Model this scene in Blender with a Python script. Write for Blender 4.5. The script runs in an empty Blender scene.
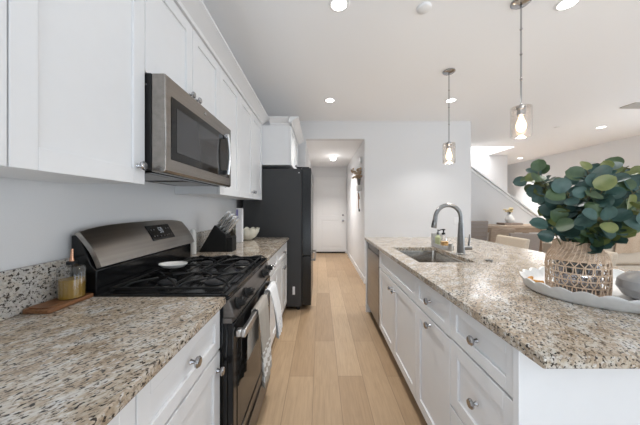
import bpy, bmesh, math, random
from mathutils import Vector, Matrix
PI = math.pi
scene = bpy.context.scene
C = scene.collection

# ------------------------------------------------------------------ camera
cd = bpy.data.cameras.new('camera')
cd.sensor_fit = 'HORIZONTAL'; cd.sensor_width = 36.0
cd.lens = 250.0/640.0*36.0
cd.shift_x = -0.0005; cd.shift_y = -0.0075
cd.clip_start = 0.02
cam = bpy.data.objects.new('camera', cd); C.objects.link(cam)
cam.location = (0, 0, 1.28); cam.rotation_euler = (PI/2, 0, 0)
scene.camera = cam

# ------------------------------------------------------------------ world, daylight, exposure
scene.view_settings.view_transform = 'Standard'
scene.view_settings.look = 'None'
scene.view_settings.gamma = 1.0
scene.view_settings.use_curve_mapping = False
scene.view_settings.exposure = 0.33
w = bpy.data.worlds.new('sky'); scene.world = w; w.use_nodes = True
bg = w.node_tree.nodes['Background']
bg.inputs[0].default_value = (0.86, 0.93, 1.0, 1); bg.inputs[1].default_value = 0.32

def area_light(name, loc, rot, sx, sy, power, col=(1, 1, 1), shape='RECTANGLE', spread=PI):
    l = bpy.data.lights.new(name, 'AREA'); l.shape = shape; l.size = sx
    if shape in ('RECTANGLE', 'ELLIPSE'): l.size_y = sy
    l.energy = power; l.color = col; l.spread = spread
    o = bpy.data.objects.new(name, l); C.objects.link(o); o.location = loc; o.rotation_euler = rot
    return o
# left lamp: unseen fill added for the island fronts; side: living-room daylight
DAY = (0.79, 0.895, 1.0)
area_light('fill_left', (-1.04, -2.0, 1.3), (0, -PI/2-0.25, 0), 1.8, 2.4, 4, DAY)
area_light('daylight_side', (6.3, 1.0, 1.3), (0, PI/2, 0), 2.0, 5.5, 80, DAY)
# unseen fill lamps added low behind the camera, aimed up to brighten the ceiling
area_light('ceiling_fill_rear', (2.4, -3.3, 0.2), (PI/2+1.35, 0, 0), 6.0, 0.4, 150, DAY)
area_light('ceiling_fill_left', (-0.9, -2.0, 0.2), (0, -PI/2-1.35, 0), 0.4, 2.4, 62, DAY)
area_light('skylight_stair', (3.6, 6.5, 5.0), (0, 0, 0), 1.8, 0.8, 130, (1.0, 1.0, 1.0))

# ------------------------------------------------------------------ materials
def P(m): return m.node_tree.nodes['Principled BSDF']
def mat(name, col, rough=0.5, metal=0.0, spec=0.5, **kw):
    m = bpy.data.materials.new(name); m.use_nodes = True; p = P(m)
    p.inputs['Base Color'].default_value = (*col, 1); p.inputs['Roughness'].default_value = rough
    p.inputs['Metallic'].default_value = metal; p.inputs['Specular IOR Level'].default_value = spec
    for k, v in kw.items(): p.inputs[k.replace('_', ' ')].default_value = v
    return m
def nd(m, t, **kw):
    n = m.node_tree.nodes.new(t)
    for k, v in kw.items():
        if k in n.inputs: n.inputs[k].default_value = v
        else: setattr(n, k, v)
    return n
def ln(m, a, b): m.node_tree.links.new(a, b)
def ramp(m, fac, stops, interp='LINEAR'):
    r = m.node_tree.nodes.new('ShaderNodeValToRGB'); r.color_ramp.interpolation = interp
    el = r.color_ramp.elements
    while len(el) < len(stops): el.new(0.5)
    for e, (p, c) in zip(el, stops):
        e.position = p; e.color = (*c, 1) if len(c) == 3 else c
    ln(m, fac, r.inputs[0]); return r.outputs[0]
def mixc(m, fac, a, b):
    n = m.node_tree.nodes.new('ShaderNodeMix'); n.data_type = 'RGBA'
    for s, v in ((n.inputs[0], fac), (n.inputs[6], a), (n.inputs[7], b)):
        if hasattr(v, 'links'): ln(m, v, s)
        elif isinstance(v, (int, float)): s.default_value = v
        else: s.default_value = (*v, 1)
    return n.outputs[2]
def noisy(name, c1, c2, scale, rough=0.6, metal=0.0, bump=0.0, stretch=(1, 1, 1), detail=4.0, **kw):
    m = mat(name, c1, rough, metal, **kw)
    tc = nd(m, 'ShaderNodeTexCoord'); mp = nd(m, 'ShaderNodeMapping'); mp.inputs['Scale'].default_value = stretch
    ln(m, tc.outputs['Object'], mp.inputs[0])
    n = nd(m, 'ShaderNodeTexNoise', Scale=scale, Detail=detail); ln(m, mp.outputs[0], n.inputs['Vector'])
    ln(m, ramp(m, n.outputs[0], [(0.35, c1), (0.65, c2)]), P(m).inputs['Base Color'])
    if bump:
        b = nd(m, 'ShaderNodeBump', Strength=bump, Distance=0.002); ln(m, n.outputs[0], b.inputs['Height'])
        ln(m, b.outputs[0], P(m).inputs['Normal'])
    return m

M = {}
M['wall'] = noisy('wall paint', (0.75, 0.75, 0.755), (0.765, 0.765, 0.77), 260, 0.65, bump=0.05)
M['ceil'] = noisy('ceiling paint', (0.91, 0.91, 0.915), (0.925, 0.925, 0.93), 200, 0.8, bump=0.06)
M['trim'] = mat('trim paint', (0.82, 0.82, 0.82), 0.4)
M['cab'] = noisy('cabinet paint', (0.79, 0.79, 0.795), (0.80, 0.80, 0.805), 15, 0.36)
M['cabin'] = mat('cabinet underside', (0.72, 0.72, 0.72), 0.5)
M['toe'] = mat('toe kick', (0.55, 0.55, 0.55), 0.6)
M['chrome'] = mat('chrome', (0.42, 0.42, 0.43), 0.12, 1.0)
M['steel'] = noisy('stainless steel', (0.215, 0.20, 0.185), (0.26, 0.243, 0.225), 60, 0.28, 1.0, stretch=(1, 0.02, 1))
M['steel_l'] = noisy('bright brushed steel', (0.60, 0.595, 0.59), (0.66, 0.655, 0.65), 60, 0.3, 1.0, stretch=(1, 0.02, 1))
M['dsteel'] = noisy('slate steel', (0.15, 0.14, 0.13), (0.19, 0.175, 0.165), 60, 0.33, 1.0, stretch=(1, 0.02, 1))
M['black'] = mat('black enamel', (0.008, 0.008, 0.0085), 0.16, 0, 0.35)
M['blackm'] = mat('matt black', (0.013, 0.013, 0.013), 0.5, 0, 0.3)
M['iron'] = noisy('cast iron', (0.007, 0.007, 0.007), (0.012, 0.012, 0.012), 300, 0.45, bump=0.1, spec=0.35)
M['nickel'] = noisy('brushed nickel', (0.25, 0.248, 0.245), (0.30, 0.297, 0.293), 60, 0.28, 1.0)
M['knife'] = mat('polished knife steel', (0.85, 0.85, 0.85), 0.32, 1.0)
M['steel_m'] = noisy('warm stainless', (0.29, 0.268, 0.245), (0.34, 0.315, 0.29), 60, 0.25, 1.0, stretch=(1, 0.02, 1))
M['steel_p'] = noisy('stainless panel', (0.36, 0.34, 0.315), (0.42, 0.397, 0.37), 60, 0.3, 1.0, stretch=(1, 0.02, 1))
M['cap'] = mat('burner cap enamel', (0.02, 0.02, 0.021), 0.3)
M['dglass'] = mat('black glass', (0.010, 0.0095, 0.009), 0.06, 0, 0.3)
M['mwglass'] = mat('microwave glass', (0.045, 0.045, 0.047), 0.08)
M['fridge'] = noisy('charcoal fridge side', (0.034, 0.035, 0.037), (0.040, 0.041, 0.043), 500, 0.5, bump=0.05)
M['fridged'] = mat('black fridge door', (0.012, 0.012, 0.012), 0.25)
M['white'] = mat('glazed white ceramic', (0.80, 0.79, 0.76), 0.25)
M['cream'] = mat('cream ceramic', (0.80, 0.77, 0.66), 0.3)
M['plastic'] = mat('white plastic', (0.82, 0.82, 0.82), 0.4)
M['paper'] = mat('white card', (0.80, 0.80, 0.82), 0.6)
M['lav'] = mat('lavender print', (0.22, 0.22, 0.48), 0.6)
M['trayw'] = noisy('white painted tray', (0.78, 0.78, 0.77), (0.84, 0.84, 0.83), 40, 0.5)
M['gceram'] = noisy('grey stoneware', (0.42, 0.41, 0.41), (0.50, 0.49, 0.485), 18, 0.35)
M['rattan'] = noisy('rattan', (0.52, 0.36, 0.24), (0.68, 0.51, 0.37), 60, 0.6)
M['stem'] = noisy('stem', (0.09, 0.075, 0.04), (0.12, 0.11, 0.05), 40, 0.7)
M['copper'] = mat('copper spout', (0.62, 0.34, 0.22), 0.25, 1.0)
M['amber'] = mat('olive oil', (0.34, 0.205, 0.03), 0.12)
M['green'] = mat('pale green soap', (0.52, 0.56, 0.33), 0.25)
M['brushw'] = noisy('bristle wood', (0.55, 0.31, 0.11), (0.66, 0.42, 0.18), 60, 0.6)
M['wood_d'] = noisy('walnut board', (0.16, 0.065, 0.025), (0.26, 0.12, 0.05), 9, 0.42, stretch=(14, 1.4, 14))
M['wood_t'] = noisy('weathered table wood', (0.34, 0.255, 0.19), (0.45, 0.35, 0.265), 8, 0.6, stretch=(1.5, 14, 14))
M['wood_c'] = noisy('grey chair wood', (0.22, 0.165, 0.13), (0.29, 0.225, 0.18), 8, 0.6, stretch=(14, 14, 1.5))
M['greyfab'] = noisy('grey brown upholstery', (0.28, 0.24, 0.21), (0.36, 0.31, 0.28), 180, 0.9, bump=0.3)
M['beigefab'] = noisy('oat linen', (0.47, 0.39, 0.305), (0.55, 0.47, 0.38), 220, 0.9, bump=0.3)
M['sofafab'] = noisy('beige sofa weave', (0.50, 0.42, 0.33), (0.58, 0.50, 0.41), 160, 0.95, bump=0.3)
M['throw'] = noisy('tan throw', (0.40, 0.29, 0.20), (0.52, 0.40, 0.29), 120, 0.95, bump=0.4)
M['cushion'] = noisy('cream cushion', (0.66, 0.57, 0.42), (0.74, 0.66, 0.52), 120, 0.95, bump=0.3)
M['petal'] = mat('cream petal', (0.80, 0.66, 0.38), 0.7)
M['dried'] = noisy('dried stalk', (0.34, 0.22, 0.12), (0.62, 0.48, 0.32), 90, 0.8)
M['galv'] = mat('grey tin', (0.22, 0.21, 0.20), 0.5, 0.4)
M['strap'] = mat('brown strap', (0.24, 0.12, 0.06), 0.6)
M['orange'] = mat('amber wood bead', (0.72, 0.36, 0.08), 0.45)
M['vent'] = mat('vent beige', (0.50, 0.47, 0.44), 0.6)
M['sinkst'] = noisy('sink steel', (0.46, 0.43, 0.39), (0.52, 0.49, 0.45), 50, 0.18, 1.0, stretch=(1, 0.05, 1))
M['sole'] = mat('label white', (0.75, 0.75, 0.75), 0.5)

def emit(name, col, s):
    m = mat(name, col, 0.5); p = P(m)
    p.inputs['Emission Color'].default_value = (*col, 1); p.inputs['Emission Strength'].default_value = s
    return m
M['lamp'] = emit('lamp diffuser', (1.0, 0.97, 0.93), 9.0)
M['bulb'] = emit('warm filament bulb', (1.0, 0.82, 0.56), 2.6)
M['digit'] = emit('display digits', (0.5, 0.55, 0.6), 0.12)
M['key'] = mat('key legend', (0.16, 0.16, 0.165), 0.5)

def glass(name, tint=(1, 1, 1), gloss=0.10, rough=0.03):
    m = bpy.data.materials.new(name); m.use_nodes = True; t = m.node_tree; t.nodes.clear()
    out = t.nodes.new('ShaderNodeOutputMaterial'); mx = t.nodes.new('ShaderNodeMixShader')
    tr = t.nodes.new('ShaderNodeBsdfTransparent'); tr.inputs[0].default_value = (*tint, 1)
    gl = t.nodes.new('ShaderNodeBsdfGlossy'); gl.inputs['Roughness'].default_value = rough
    lw = t.nodes.new('ShaderNodeLayerWeight'); lw.inputs[0].default_value = 0.35
    mm = t.nodes.new('ShaderNodeMath'); mm.operation = 'MULTIPLY_ADD'
    mm.inputs[1].default_value = 0.6; mm.inputs[2].default_value = gloss
    t.links.new(lw.outputs['Facing'], mm.inputs[0]); t.links.new(mm.outputs[0], mx.inputs[0])
    t.links.new(tr.outputs[0], mx.inputs[1]); t.links.new(gl.outputs[0], mx.inputs[2])
    t.links.new(mx.outputs[0], out.inputs[0]); return m
M['glass'] = glass('clear glass', (0.97, 0.97, 0.97), 0.05)
M['seedglass'] = glass('seeded lamp glass', (1.0, 0.97, 0.94), 0.05, 0.1)
M['liner'] = glass('grey glass liner', (0.55, 0.55, 0.57), 0.14, 0.04)

def granite(name='granite', ca=(0.30, 0.225, 0.15), cb=(0.44, 0.355, 0.265), brown=(0.22, 0.165, 0.12)):
    m = mat(name, (0.6, 0.52, 0.43), 0.10); p = P(m)
    tc = nd(m, 'ShaderNodeTexCoord').outputs['Object']
    def ns(scale, off, detail=3.0, rough=0.6, dist=0.0):
        mp = nd(m, 'ShaderNodeMapping'); mp.vector_type = 'TEXTURE'; mp.inputs['Location'].default_value = off; mp.inputs['Rotation'].default_value = (0, 0, math.radians(52)); mp.inputs['Scale'].default_value = (1.55, 0.9, 0.95); ln(m, tc, mp.inputs[0])
        n = nd(m, 'ShaderNodeTexNoise', Scale=scale, Detail=detail, Roughness=rough, Distortion=dist); ln(m, mp.outputs[0], n.inputs['Vector']); return n.outputs[0]
    c = ramp(m, ns(19.0, (0, 0, 0), 5.0, 0.65), [(0.33, ca), (0.45, cb), (0.56, (0.54, 0.48, 0.40)), (0.70, (0.60, 0.585, 0.56))])
    c = mixc(m, ramp(m, ns(105.0, (1.1, 4.2, 0.3), 4.0), [(0.50, (0, 0, 0)), (0.66, (0.85, 0.85, 0.85))]), c, brown)
    c = mixc(m, ramp(m, ns(85.0, (9.1, 2.7, 5.3), 3.0), [(0.56, (0, 0, 0)), (0.68, (0.8, 0.8, 0.8))]), c, (0.68, 0.66, 0.63))
    c = mixc(m, ramp(m, ns(118.0, (3.1, 7.7, 1.3), 2.5, 0.55), [(0.565, (0, 0, 0)), (0.62, (1, 1, 1))]), c, (0.04, 0.032, 0.027))
    c = mixc(m, ramp(m, ns(58.0, (6.1, 1.7, 8.3), 4.0, 0.7), [(0.59, (0, 0, 0)), (0.65, (0.95, 0.95, 0.95))]), c, (0.075, 0.06, 0.05))
    ln(m, c, p.inputs['Base Color']); return m
M['granite'] = granite()
M['granite_lit'] = granite('granite in cool light', (0.46, 0.43, 0.39), (0.56, 0.54, 0.51), (0.34, 0.31, 0.28))  # worktop stone with the cooler light on the splash put into its colour

def oak():
    m = mat('oak planks', (0.5, 0.36, 0.24), 0.42); p = P(m)
    tc = nd(m, 'ShaderNodeTexCoord').outputs['Object']
    mp = nd(m, 'ShaderNodeMapping'); mp.inputs['Rotation'].default_value = (0, 0, PI/2); mp.inputs['Location'].default_value = (0.55, 0.05, 0); ln(m, tc, mp.inputs[0])
    b = nd(m, 'ShaderNodeTexBrick'); b.offset = 0.37; b.offset_frequency = 2; b.squash = 1.0
    for k, v in (('Scale', 1.0), ('Mortar Size', 0.0016), ('Mortar Smooth', 0.2), ('Bias', 0.0), ('Brick Width', 1.35), ('Row Height', 0.185)): b.inputs[k].default_value = v
    b.inputs['Color1'].default_value = (0.0, 0.0, 0.0, 1); b.inputs['Color2'].default_value = (1, 1, 1, 1); b.inputs['Mortar'].default_value = (0.5, 0.5, 0.5, 1)
    ln(m, mp.outputs[0], b.inputs['Vector'])
    tone = ramp(m, b.outputs['Color'], [(0.0, (0.38, 0.255, 0.150)), (0.5, (0.44, 0.305, 0.185)), (1.0, (0.50, 0.355, 0.222))])
    g = nd(m, 'ShaderNodeMapping'); g.inputs['Scale'].default_value = (22, 1.6, 1); ln(m, tc, g.inputs[0])
    n = nd(m, 'ShaderNodeTexNoise', Scale=3.0, Detail=6.0, Roughness=0.6, Distortion=0.6); ln(m, g.outputs[0], n.inputs['Vector'])
    grain = ramp(m, n.outputs[0], [(0.3, (0.84, 0.83, 0.82)), (0.62, (1.03, 1.03, 1.03))])
    mu = m.node_tree.nodes.new('ShaderNodeMix'); mu.data_type = 'RGBA'; mu.blend_type = 'MULTIPLY'; mu.inputs[0].default_value = 1
    ln(m, tone, mu.inputs[6]); ln(m, grain, mu.inputs[7])
    c = mixc(m, b.outputs['Fac'], mu.outputs[2], (0.20, 0.13, 0.08))
    ln(m, c, p.inputs['Base Color']); return m
M['oak'] = oak()

def leafmat(name, c1, c2):
    m = noisy(name, c1, c2, 30, 0.42); return m
M['leaf_a'] = leafmat('teal leaf', (0.030, 0.068, 0.056), (0.055, 0.108, 0.092))
M['leaf_b'] = leafmat('green leaf', (0.045, 0.08, 0.034), (0.075, 0.118, 0.048))
M['leaf_c'] = leafmat('olive leaf', (0.13, 0.16, 0.045), (0.20, 0.21, 0.07))

def towelmat(name, base, band, zs):
    m = mat(name, base, 0.95); tc = nd(m, 'ShaderNodeTexCoord'); s = nd(m, 'ShaderNodeSeparateXYZ'); ln(m, tc.outputs['Object'], s.inputs[0])
    stops = [(0.0, base)]
    for a, b_ in zs: stops += [(a, band), (b_, base)]
    r = ramp(m, s.outputs[2], stops, 'CONSTANT')
    n = nd(m, 'ShaderNodeTexNoise', Scale=400.0); ln(m, tc.outputs['Object'], n.inputs['Vector'])
    b = nd(m, 'ShaderNodeBump', Strength=0.35, Distance=0.002); ln(m, n.outputs[0], b.inputs['Height'])
    ln(m, b.outputs[0], P(m).inputs['Normal']); ln(m, r, P(m).inputs['Base Color']); return m
M['towel_b'] = towelmat('oat towel', (0.40, 0.365, 0.32), (0.74, 0.73, 0.71), [(0.05, 0.075), (0.10, 0.15), (0.17, 0.18)])
M['towel_w'] = towelmat('white towel', (0.80, 0.80, 0.80), (0.68, 0.68, 0.70), [(0.05, 0.06), (0.08, 0.10)])

# ------------------------------------------------------------------ mesh helpers
def B(): return bmesh.new()
def box(bm, x0, x1, y0, y1, z0, z1, mi=0):
    x0, x1 = sorted((x0, x1)); y0, y1 = sorted((y0, y1)); z0, z1 = sorted((z0, z1))
    v = [bm.verts.new(p) for p in ((x0,y0,z0),(x1,y0,z0),(x1,y1,z0),(x0,y1,z0),(x0,y0,z1),(x1,y0,z1),(x1,y1,z1),(x0,y1,z1))]
    for f in ((0,3,2,1),(4,5,6,7),(0,1,5,4),(1,2,6,5),(2,3,7,6),(3,0,4,7)):
        bm.faces.new([v[i] for i in f]).material_index = mi
    return bm
def prism(bm, pts, a0, a1, axis='Y', mi=0):
    """polygon extruded along axis; pts are (u,v): axis Y -> (x,z), X -> (y,z), Z -> (x,y)"""
    def mk(p, a):
        return {'Y': (p[0], a, p[1]), 'X': (a, p[0], p[1]), 'Z': (p[0], p[1], a)}[axis]
    A = [bm.verts.new(mk(p, a0)) for p in pts]; Bv = [bm.verts.new(mk(p, a1)) for p in pts]
    n = len(pts)
    fs = [bm.faces.new(A), bm.faces.new(list(reversed(Bv)))]
    for i in range(n): fs.append(bm.faces.new([A[(i+1) % n], A[i], Bv[i], Bv[(i+1) % n]]))
    for f in fs: f.material_index = mi
    bmesh.ops.recalc_face_normals(bm, faces=fs)
    return bm
def lathe(bm, prof, o=(0, 0, 0), axis='Z', seg=24, mi=0, rf=None, sgn=1):
    """profile of (r, h) turned about axis through o"""
    o = Vector(o); rings = []
    def pt(r, h, a):
        h *= sgn
        u, v = r*math.cos(a), r*math.sin(a)
        return o + {'Z': Vector((u, v, h)), 'X': Vector((h, u, v)), 'Y': Vector((u, h, v))}[axis]
    for r, h in prof:
        if r < 1e-6: rings.append([bm.verts.new(pt(0, h, 0))])
        else: rings.append([bm.verts.new(pt(r*(rf(2*PI*k/seg, h) if rf else 1), h, 2*PI*k/seg)) for k in range(seg)])
    fs = []
    for a, b in zip(rings, rings[1:]):
        for k in range(seg):
            k2 = (k+1) % seg
            if len(a) == 1 and len(b) == 1: continue
            if len(a) == 1: fs.append(bm.faces.new([a[0], b[k], b[k2]]))
            elif len(b) == 1: fs.append(bm.faces.new([a[k], a[k2], b[0]]))
            else: fs.append(bm.faces.new([a[k], a[k2], b[k2], b[k]]))
    if len(rings[0]) > 1 and rings[0] is not rings[-1]: pass
    for f in fs: f.material_index = mi
    bmesh.ops.recalc_face_normals(bm, faces=fs)
    return bm
def tube(bm, pts, r, seg=8, mi=0, caps=True):
    pts = [Vector(p) for p in pts]; n = len(pts)
    rr = r if isinstance(r, (list, tuple)) else [r]*n
    rings = []; prev = None
    for i, p in enumerate(pts):
        d = (pts[min(i+1, n-1)] - pts[max(i-1, 0)]).normalized()
        if prev is None:
            u = d.cross(Vector((0, 0, 1)))
            if u.length < 1e-3: u = d.cross(Vector((1, 0, 0)))
        else: u = prev - d*prev.dot(d)
        u.normalize(); prev = u; v = d.cross(u)
        rings.append([bm.verts.new(p + (u*math.cos(2*PI*k/seg) + v*math.sin(2*PI*k/seg))*rr[i]) for k in range(seg)])
    fs = []
    for a, b in zip(rings, rings[1:]):
        for k in range(seg): fs.append(bm.faces.new([a[k], a[(k+1) % seg], b[(k+1) % seg], b[k]]))
    if caps: fs += [bm.faces.new(list(reversed(rings[0]))), bm.faces.new(rings[-1])]
    for f in fs: f.material_index = mi
    bmesh.ops.recalc_face_normals(bm, faces=fs)
    return bm
def bar(bm, p0, p1, w, h, mi=0):
    p0, p1 = Vector(p0), Vector(p1); d = (p1-p0).normalized()
    up = Vector((0, 0, 1)) if abs(d.z) < 0.9 else Vector((1, 0, 0))
    s = d.cross(up).normalized()*w/2; t = s.cross(d).normalized()*h/2
    v = [bm.verts.new(p + a*s + b*t) for p in (p0, p1) for a, b in ((-1,-1),(1,-1),(1,1),(-1,1))]
    fs = [bm.faces.new([v[i] for i in f]) for f in ((0,1,2,3),(7,6,5,4),(0,4,5,1),(1,5,6,2),(2,6,7,3),(3,7,4,0))]
    for f in fs: f.material_index = mi
    bmesh.ops.recalc_face_normals(bm, faces=fs); return bm
def shaker(bm, xf, sx, y0, y1, z0, z1, fr=0.057, t=0.019, rec=0.009):
    """recessed-panel front facing sx along X, outer face at xf"""
    xb = xf - sx*t
    box(bm, xb, xf, y0, y0+fr, z0, z1); box(bm, xb, xf, y1-fr, y1, z0, z1)
    box(bm, xb, xf, y0+fr, y1-fr, z0, z0+fr); box(bm, xb, xf, y0+fr, y1-fr, z1-fr, z1)
    box(bm, xb, xf-sx*rec, y0+fr, y1-fr, z0+fr, z1-fr); return bm
def knob(bm, x, y, z, sx):
    lathe(bm, [(0.0, 0.0), (0.009, 0.0), (0.0075, 0.004), (0.0055, 0.011), (0.010, 0.016), (0.0168, 0.019), (0.018, 0.025), (0.014, 0.030), (0.0, 0.032)], (x, y, z), 'X', 14, 0, None, sx)
    return bm

def wloc(o):
    v = Vector((0, 0, 0))
    while o is not None: v += o.location; o = o.parent
    return v
def obj(name, bm, m, parent=None, bevel=0.0, smooth=35, seg=2, base=None):
    """link bm (drawn in world space) as ONE mesh object; base = its origin when top level"""
    off = wloc(parent) if parent is not None else Vector(base or (0, 0, 0))
    if off.length: bmesh.ops.translate(bm, verts=bm.verts, vec=-off)
    if smooth:
        bm.normal_update(); lim = math.radians(smooth)
        for f in bm.faces: f.smooth = True
        for e in bm.edges:
            if len(e.link_faces) != 2 or e.calc_face_angle(0) > lim: e.smooth = False
    me = bpy.data.meshes.new(name); bm.to_mesh(me); bm.free()
    for mm in (m if isinstance(m, (list, tuple)) else [m]): me.materials.append(mm)
    o = bpy.data.objects.new(name, me); C.objects.link(o)
    if parent is not None: o.parent = parent
    else: o.location = off
    if bevel:
        b = o.modifiers.new('bevel', 'BEVEL'); b.width = bevel; b.segments = seg; b.limit_method = 'ANGLE'; b.angle_limit = math.radians(40)
    return o
def tag(o, label, cat, group=None, kind=None):
    o['label'] = label; o['category'] = cat
    if group: o['group'] = group
    if kind: o['kind'] = kind
    return o
def thing(name, loc, label, cat, group=None):
    o = bpy.data.objects.new(name, None); C.objects.link(o); o.location = loc; o.empty_display_size = 0.1
    return tag(o, label, cat, group)
def struct(name, bm, m, parent=None, bevel=0.0, label=None, **kw):
    o = obj(name, bm, m, parent, bevel, **kw)
    if parent is None: o['kind'] = 'structure'
    if label: o['label'] = label
    return o
def copy_tree(o, parent=None):
    c = o.copy(); C.objects.link(c); c.parent = parent
    for ch in list(o.children): copy_tree(ch, c)
    return c

# ================================================================== the setting
CEIL = 2.74; XW = -1.05; YB = 4.23; XR = 6.4; YV = 6.95
def structbox(name, m, *b, label=None, cat=None):
    bm = B()
    for q in b: box(bm, *q)
    return struct(name, bm, m)
structbox('floor', M['oak'], (-1.2, 6.6, -3.6, 9.2, -0.1, 0.0))
structbox('wall_left', M['wall'], (-1.17, XW, -0.6, YB, 0, CEIL), (-1.17, XW, -3.6, -0.6, 2.35, CEIL), (-1.17, XW, -3.6, -3.3, 0, 2.35))
structbox('wall_back', M['wall'], (-1.17, -0.25, YB, 7.1, 0, CEIL), (-0.25, 0.75, YB, YB+0.12, 2.445, CEIL), (0.75, 2.55, YB, YV+0.15, 0, CEIL))
structbox('wall_hall', M['wall'], (-0.25, 0.75, 7.1, 7.25, 0, CEIL))
structbox('ceiling_hall', M['ceil'], (-0.25, 0.75, YB+0.12, 7.1, 2.45, 2.55))
structbox('wall_right', M['wall'], (XR, XR+0.12, 4.4, 9.2, 0, CEIL), (XR, XR+0.12, -3.6, 4.4, 2.4, CEIL), (XR, XR+0.12, -3.6, -3.3, 0, 2.4), (XR, XR+0.12, 0.4, 0.6, 0, 2.4))
structbox('wall_stair', M['wall'], (2.55, 5.2, YV, YV+0.15, 0, CEIL), (2.4, 4.78, YV, YV+0.15, CEIL, 5.2))
structbox('wall_far', M['wall'], (5.2, XR, 9.05, 9.2, 0, CEIL), (5.05, 5.2, YV+0.15, 9.2, 0, CEIL))
structbox('wall_stairwell', M['wall'], (4.66, 4.78, 6.0, YV, CEIL+0.1, 5.2), (2.43, 4.78, 5.88, 6.0, CEIL+0.1, 5.2), (2.43, 2.55, 6.0, YV, CEIL, 5.2))
structbox('ceiling', M['ceil'], (-1.17, XR+0.12, -3.6, 6.0, CEIL, CEIL+0.1), (4.66, XR+0.12, 6.0, 9.2, CEIL, CEIL+0.1), (-1.17, 2.43, 6.0, 7.25, CEIL, CEIL+0.1))
structbox('baseboard_back', M['trim'], (0.75, 2.55, YB-0.014, YB-0.001, 0.001, 0.10))
structbox('baseboard_hall', M['trim'], (0.736, 0.749, YB-0.014, 7.085, 0.001, 0.10), (-0.249, -0.236, YB, 7.085, 0.001, 0.10))
# half wall of the stair, its sloping cap and the flight behind it
sl = 0.743
def zs(x): return 2.23 - (x-3.62)*sl
bm = B(); prism(bm, [(2.551, 0.001), (5.4, 0.001), (5.4, zs(5.4)), (2.551, zs(2.551))], 6.005, 6.10, 'Y'); struct('wall_stair_half', bm, M['wall'])
bm = B(); prism(bm, [(2.551, zs(2.551)+0.001), (5.43, zs(5.43)+0.001), (5.43, zs(5.43)+0.035), (2.551, zs(2.551)+0.04)], 5.955, 6.13, 'Y')
prism(bm, [(2.551, zs(2.551)-0.075), (5.4, zs(5.4)-0.075), (5.4, zs(5.4)-0.005), (2.551, zs(2.551)-0.005)], 5.988, 6.004, 'Y'); struct('trim_1', bm, M['trim'])
bm = B()
for k in range(11): box(bm, 5.15-0.235*(k+1), 5.15-0.235*k, 6.125, 6.945, 0.001, 0.175*(k+1))
struct('stairs', bm, M['oak'])

# hall door and casing
bm = B(); dz = 2.07
Y1, x0, x1 = 7.075, -0.115, 0.70
box(bm, x0, x1, Y1+0.008, 7.098, 0.036, dz)
for a, b in ((0.14, 0.93), (1.06, 1.93)):
    f = 0.13
    for q in ((x0, x0+f, a, b), (x1-f, x1, a, b)): box(bm, q[0], q[1], Y1-0.008, Y1+0.008, q[2], q[3])
    box(bm, x0+f+0.045, x1-f-0.045, Y1-0.003, Y1+0.008, a+0.045, b-0.045)
for a, b in ((0.036, 0.14), (0.93, 1.06), (1.93, dz)): box(bm, x0, x1, Y1-0.008, Y1+0.008, a, b)
door = struct('door_1', bm, M['trim'], None, 0.003)
bm = B(); lathe(bm, [(0, 0), (0.032, 0), (0.032, 0.01), (0.012, 0.014), (0.012, 0.03), (0.028, 0.04), (0.03, 0.055), (0.02, 0.066), (0, 0.068)], (0.64, Y1-0.008, 0.91), 'Y', 16, 0, None, -1)
obj('door_knob', bm, M['chrome'], door)
bm = B(); lathe(bm, [(0, 0), (0.03, 0), (0.03, 0.014), (0.022, 0.024), (0, 0.025)], (0.64, Y1-0.008, 1.07), 'Y', 16, 0, None, -1)
obj('deadbolt', bm, M['chrome'], door)
bm = B(); box(bm, x0, x1, Y1-0.03, 7.099, 0.001, 0.034); obj('threshold', bm, M['blackm'], door)
structbox('trim_2', M['trim'], (-0.185, -0.118, 7.078, 7.099, 0.001, dz+0.07), (0.703, 0.735, 7.078, 7.099, 0.001, dz+0.07), (-0.118, 0.703, 7.078, 7.099, dz+0.003, dz+0.07))

# ================================================================== cabinets, left run
XF = -0.412     # face of the left base fronts
def base_cab(y0, y1, xb, xf, label, fronts, name='base_cabinet', top=0.882, depth_end=None):
    sx = 1 if xf > xb else -1
    t = thing(name, ((xb+xf)/2, (y0+y1)/2, 0), label, 'cabinet')
    bm = B(); g = 0.0015
    box(bm, xb, xf-sx*0.021, y0+g, y1-g, 0.10, top); obj('body', bm, M['cab'], t)
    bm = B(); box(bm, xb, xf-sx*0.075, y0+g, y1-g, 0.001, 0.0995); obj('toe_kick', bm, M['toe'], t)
    for kind, a, b, z0, z1, kn in fronts:
        bm = B(); shaker(bm, xf, sx, a+0.002, b-0.002, z0, z1, 0.045 if z1-z0 < 0.2 else 0.057)
        f = obj(kind, bm, M['cab'], t, 0.0015)
        if kn:
            bm = knob(B(), xf+sx*0.0005, kn[0], kn[1], sx); obj('knob', bm, M['chrome'], f)
    return t
DZ0, DZ1, RZ0, RZ1 = 0.115, 0.695, 0.705, 0.872
for (y0, y1, lab) in ((-0.36, 0.10, 'white base cabinet with drawer and door at the camera end of the left counter'),
                      (0.10, 0.56, 'white base cabinet second from the stove under the left counter'),
                      (0.56, 1.028, 'white base cabinet directly beside the near side of the black stove')):
    ym = (y0+y1)/2
    base_cab(y0, y1, XW+0.003, XF, lab, [('drawer', y0, y1, RZ0, RZ1, (ym, 0.79)), ('door', y0, y1, DZ0, DZ1, (y1-0.032, 0.63))])
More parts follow.
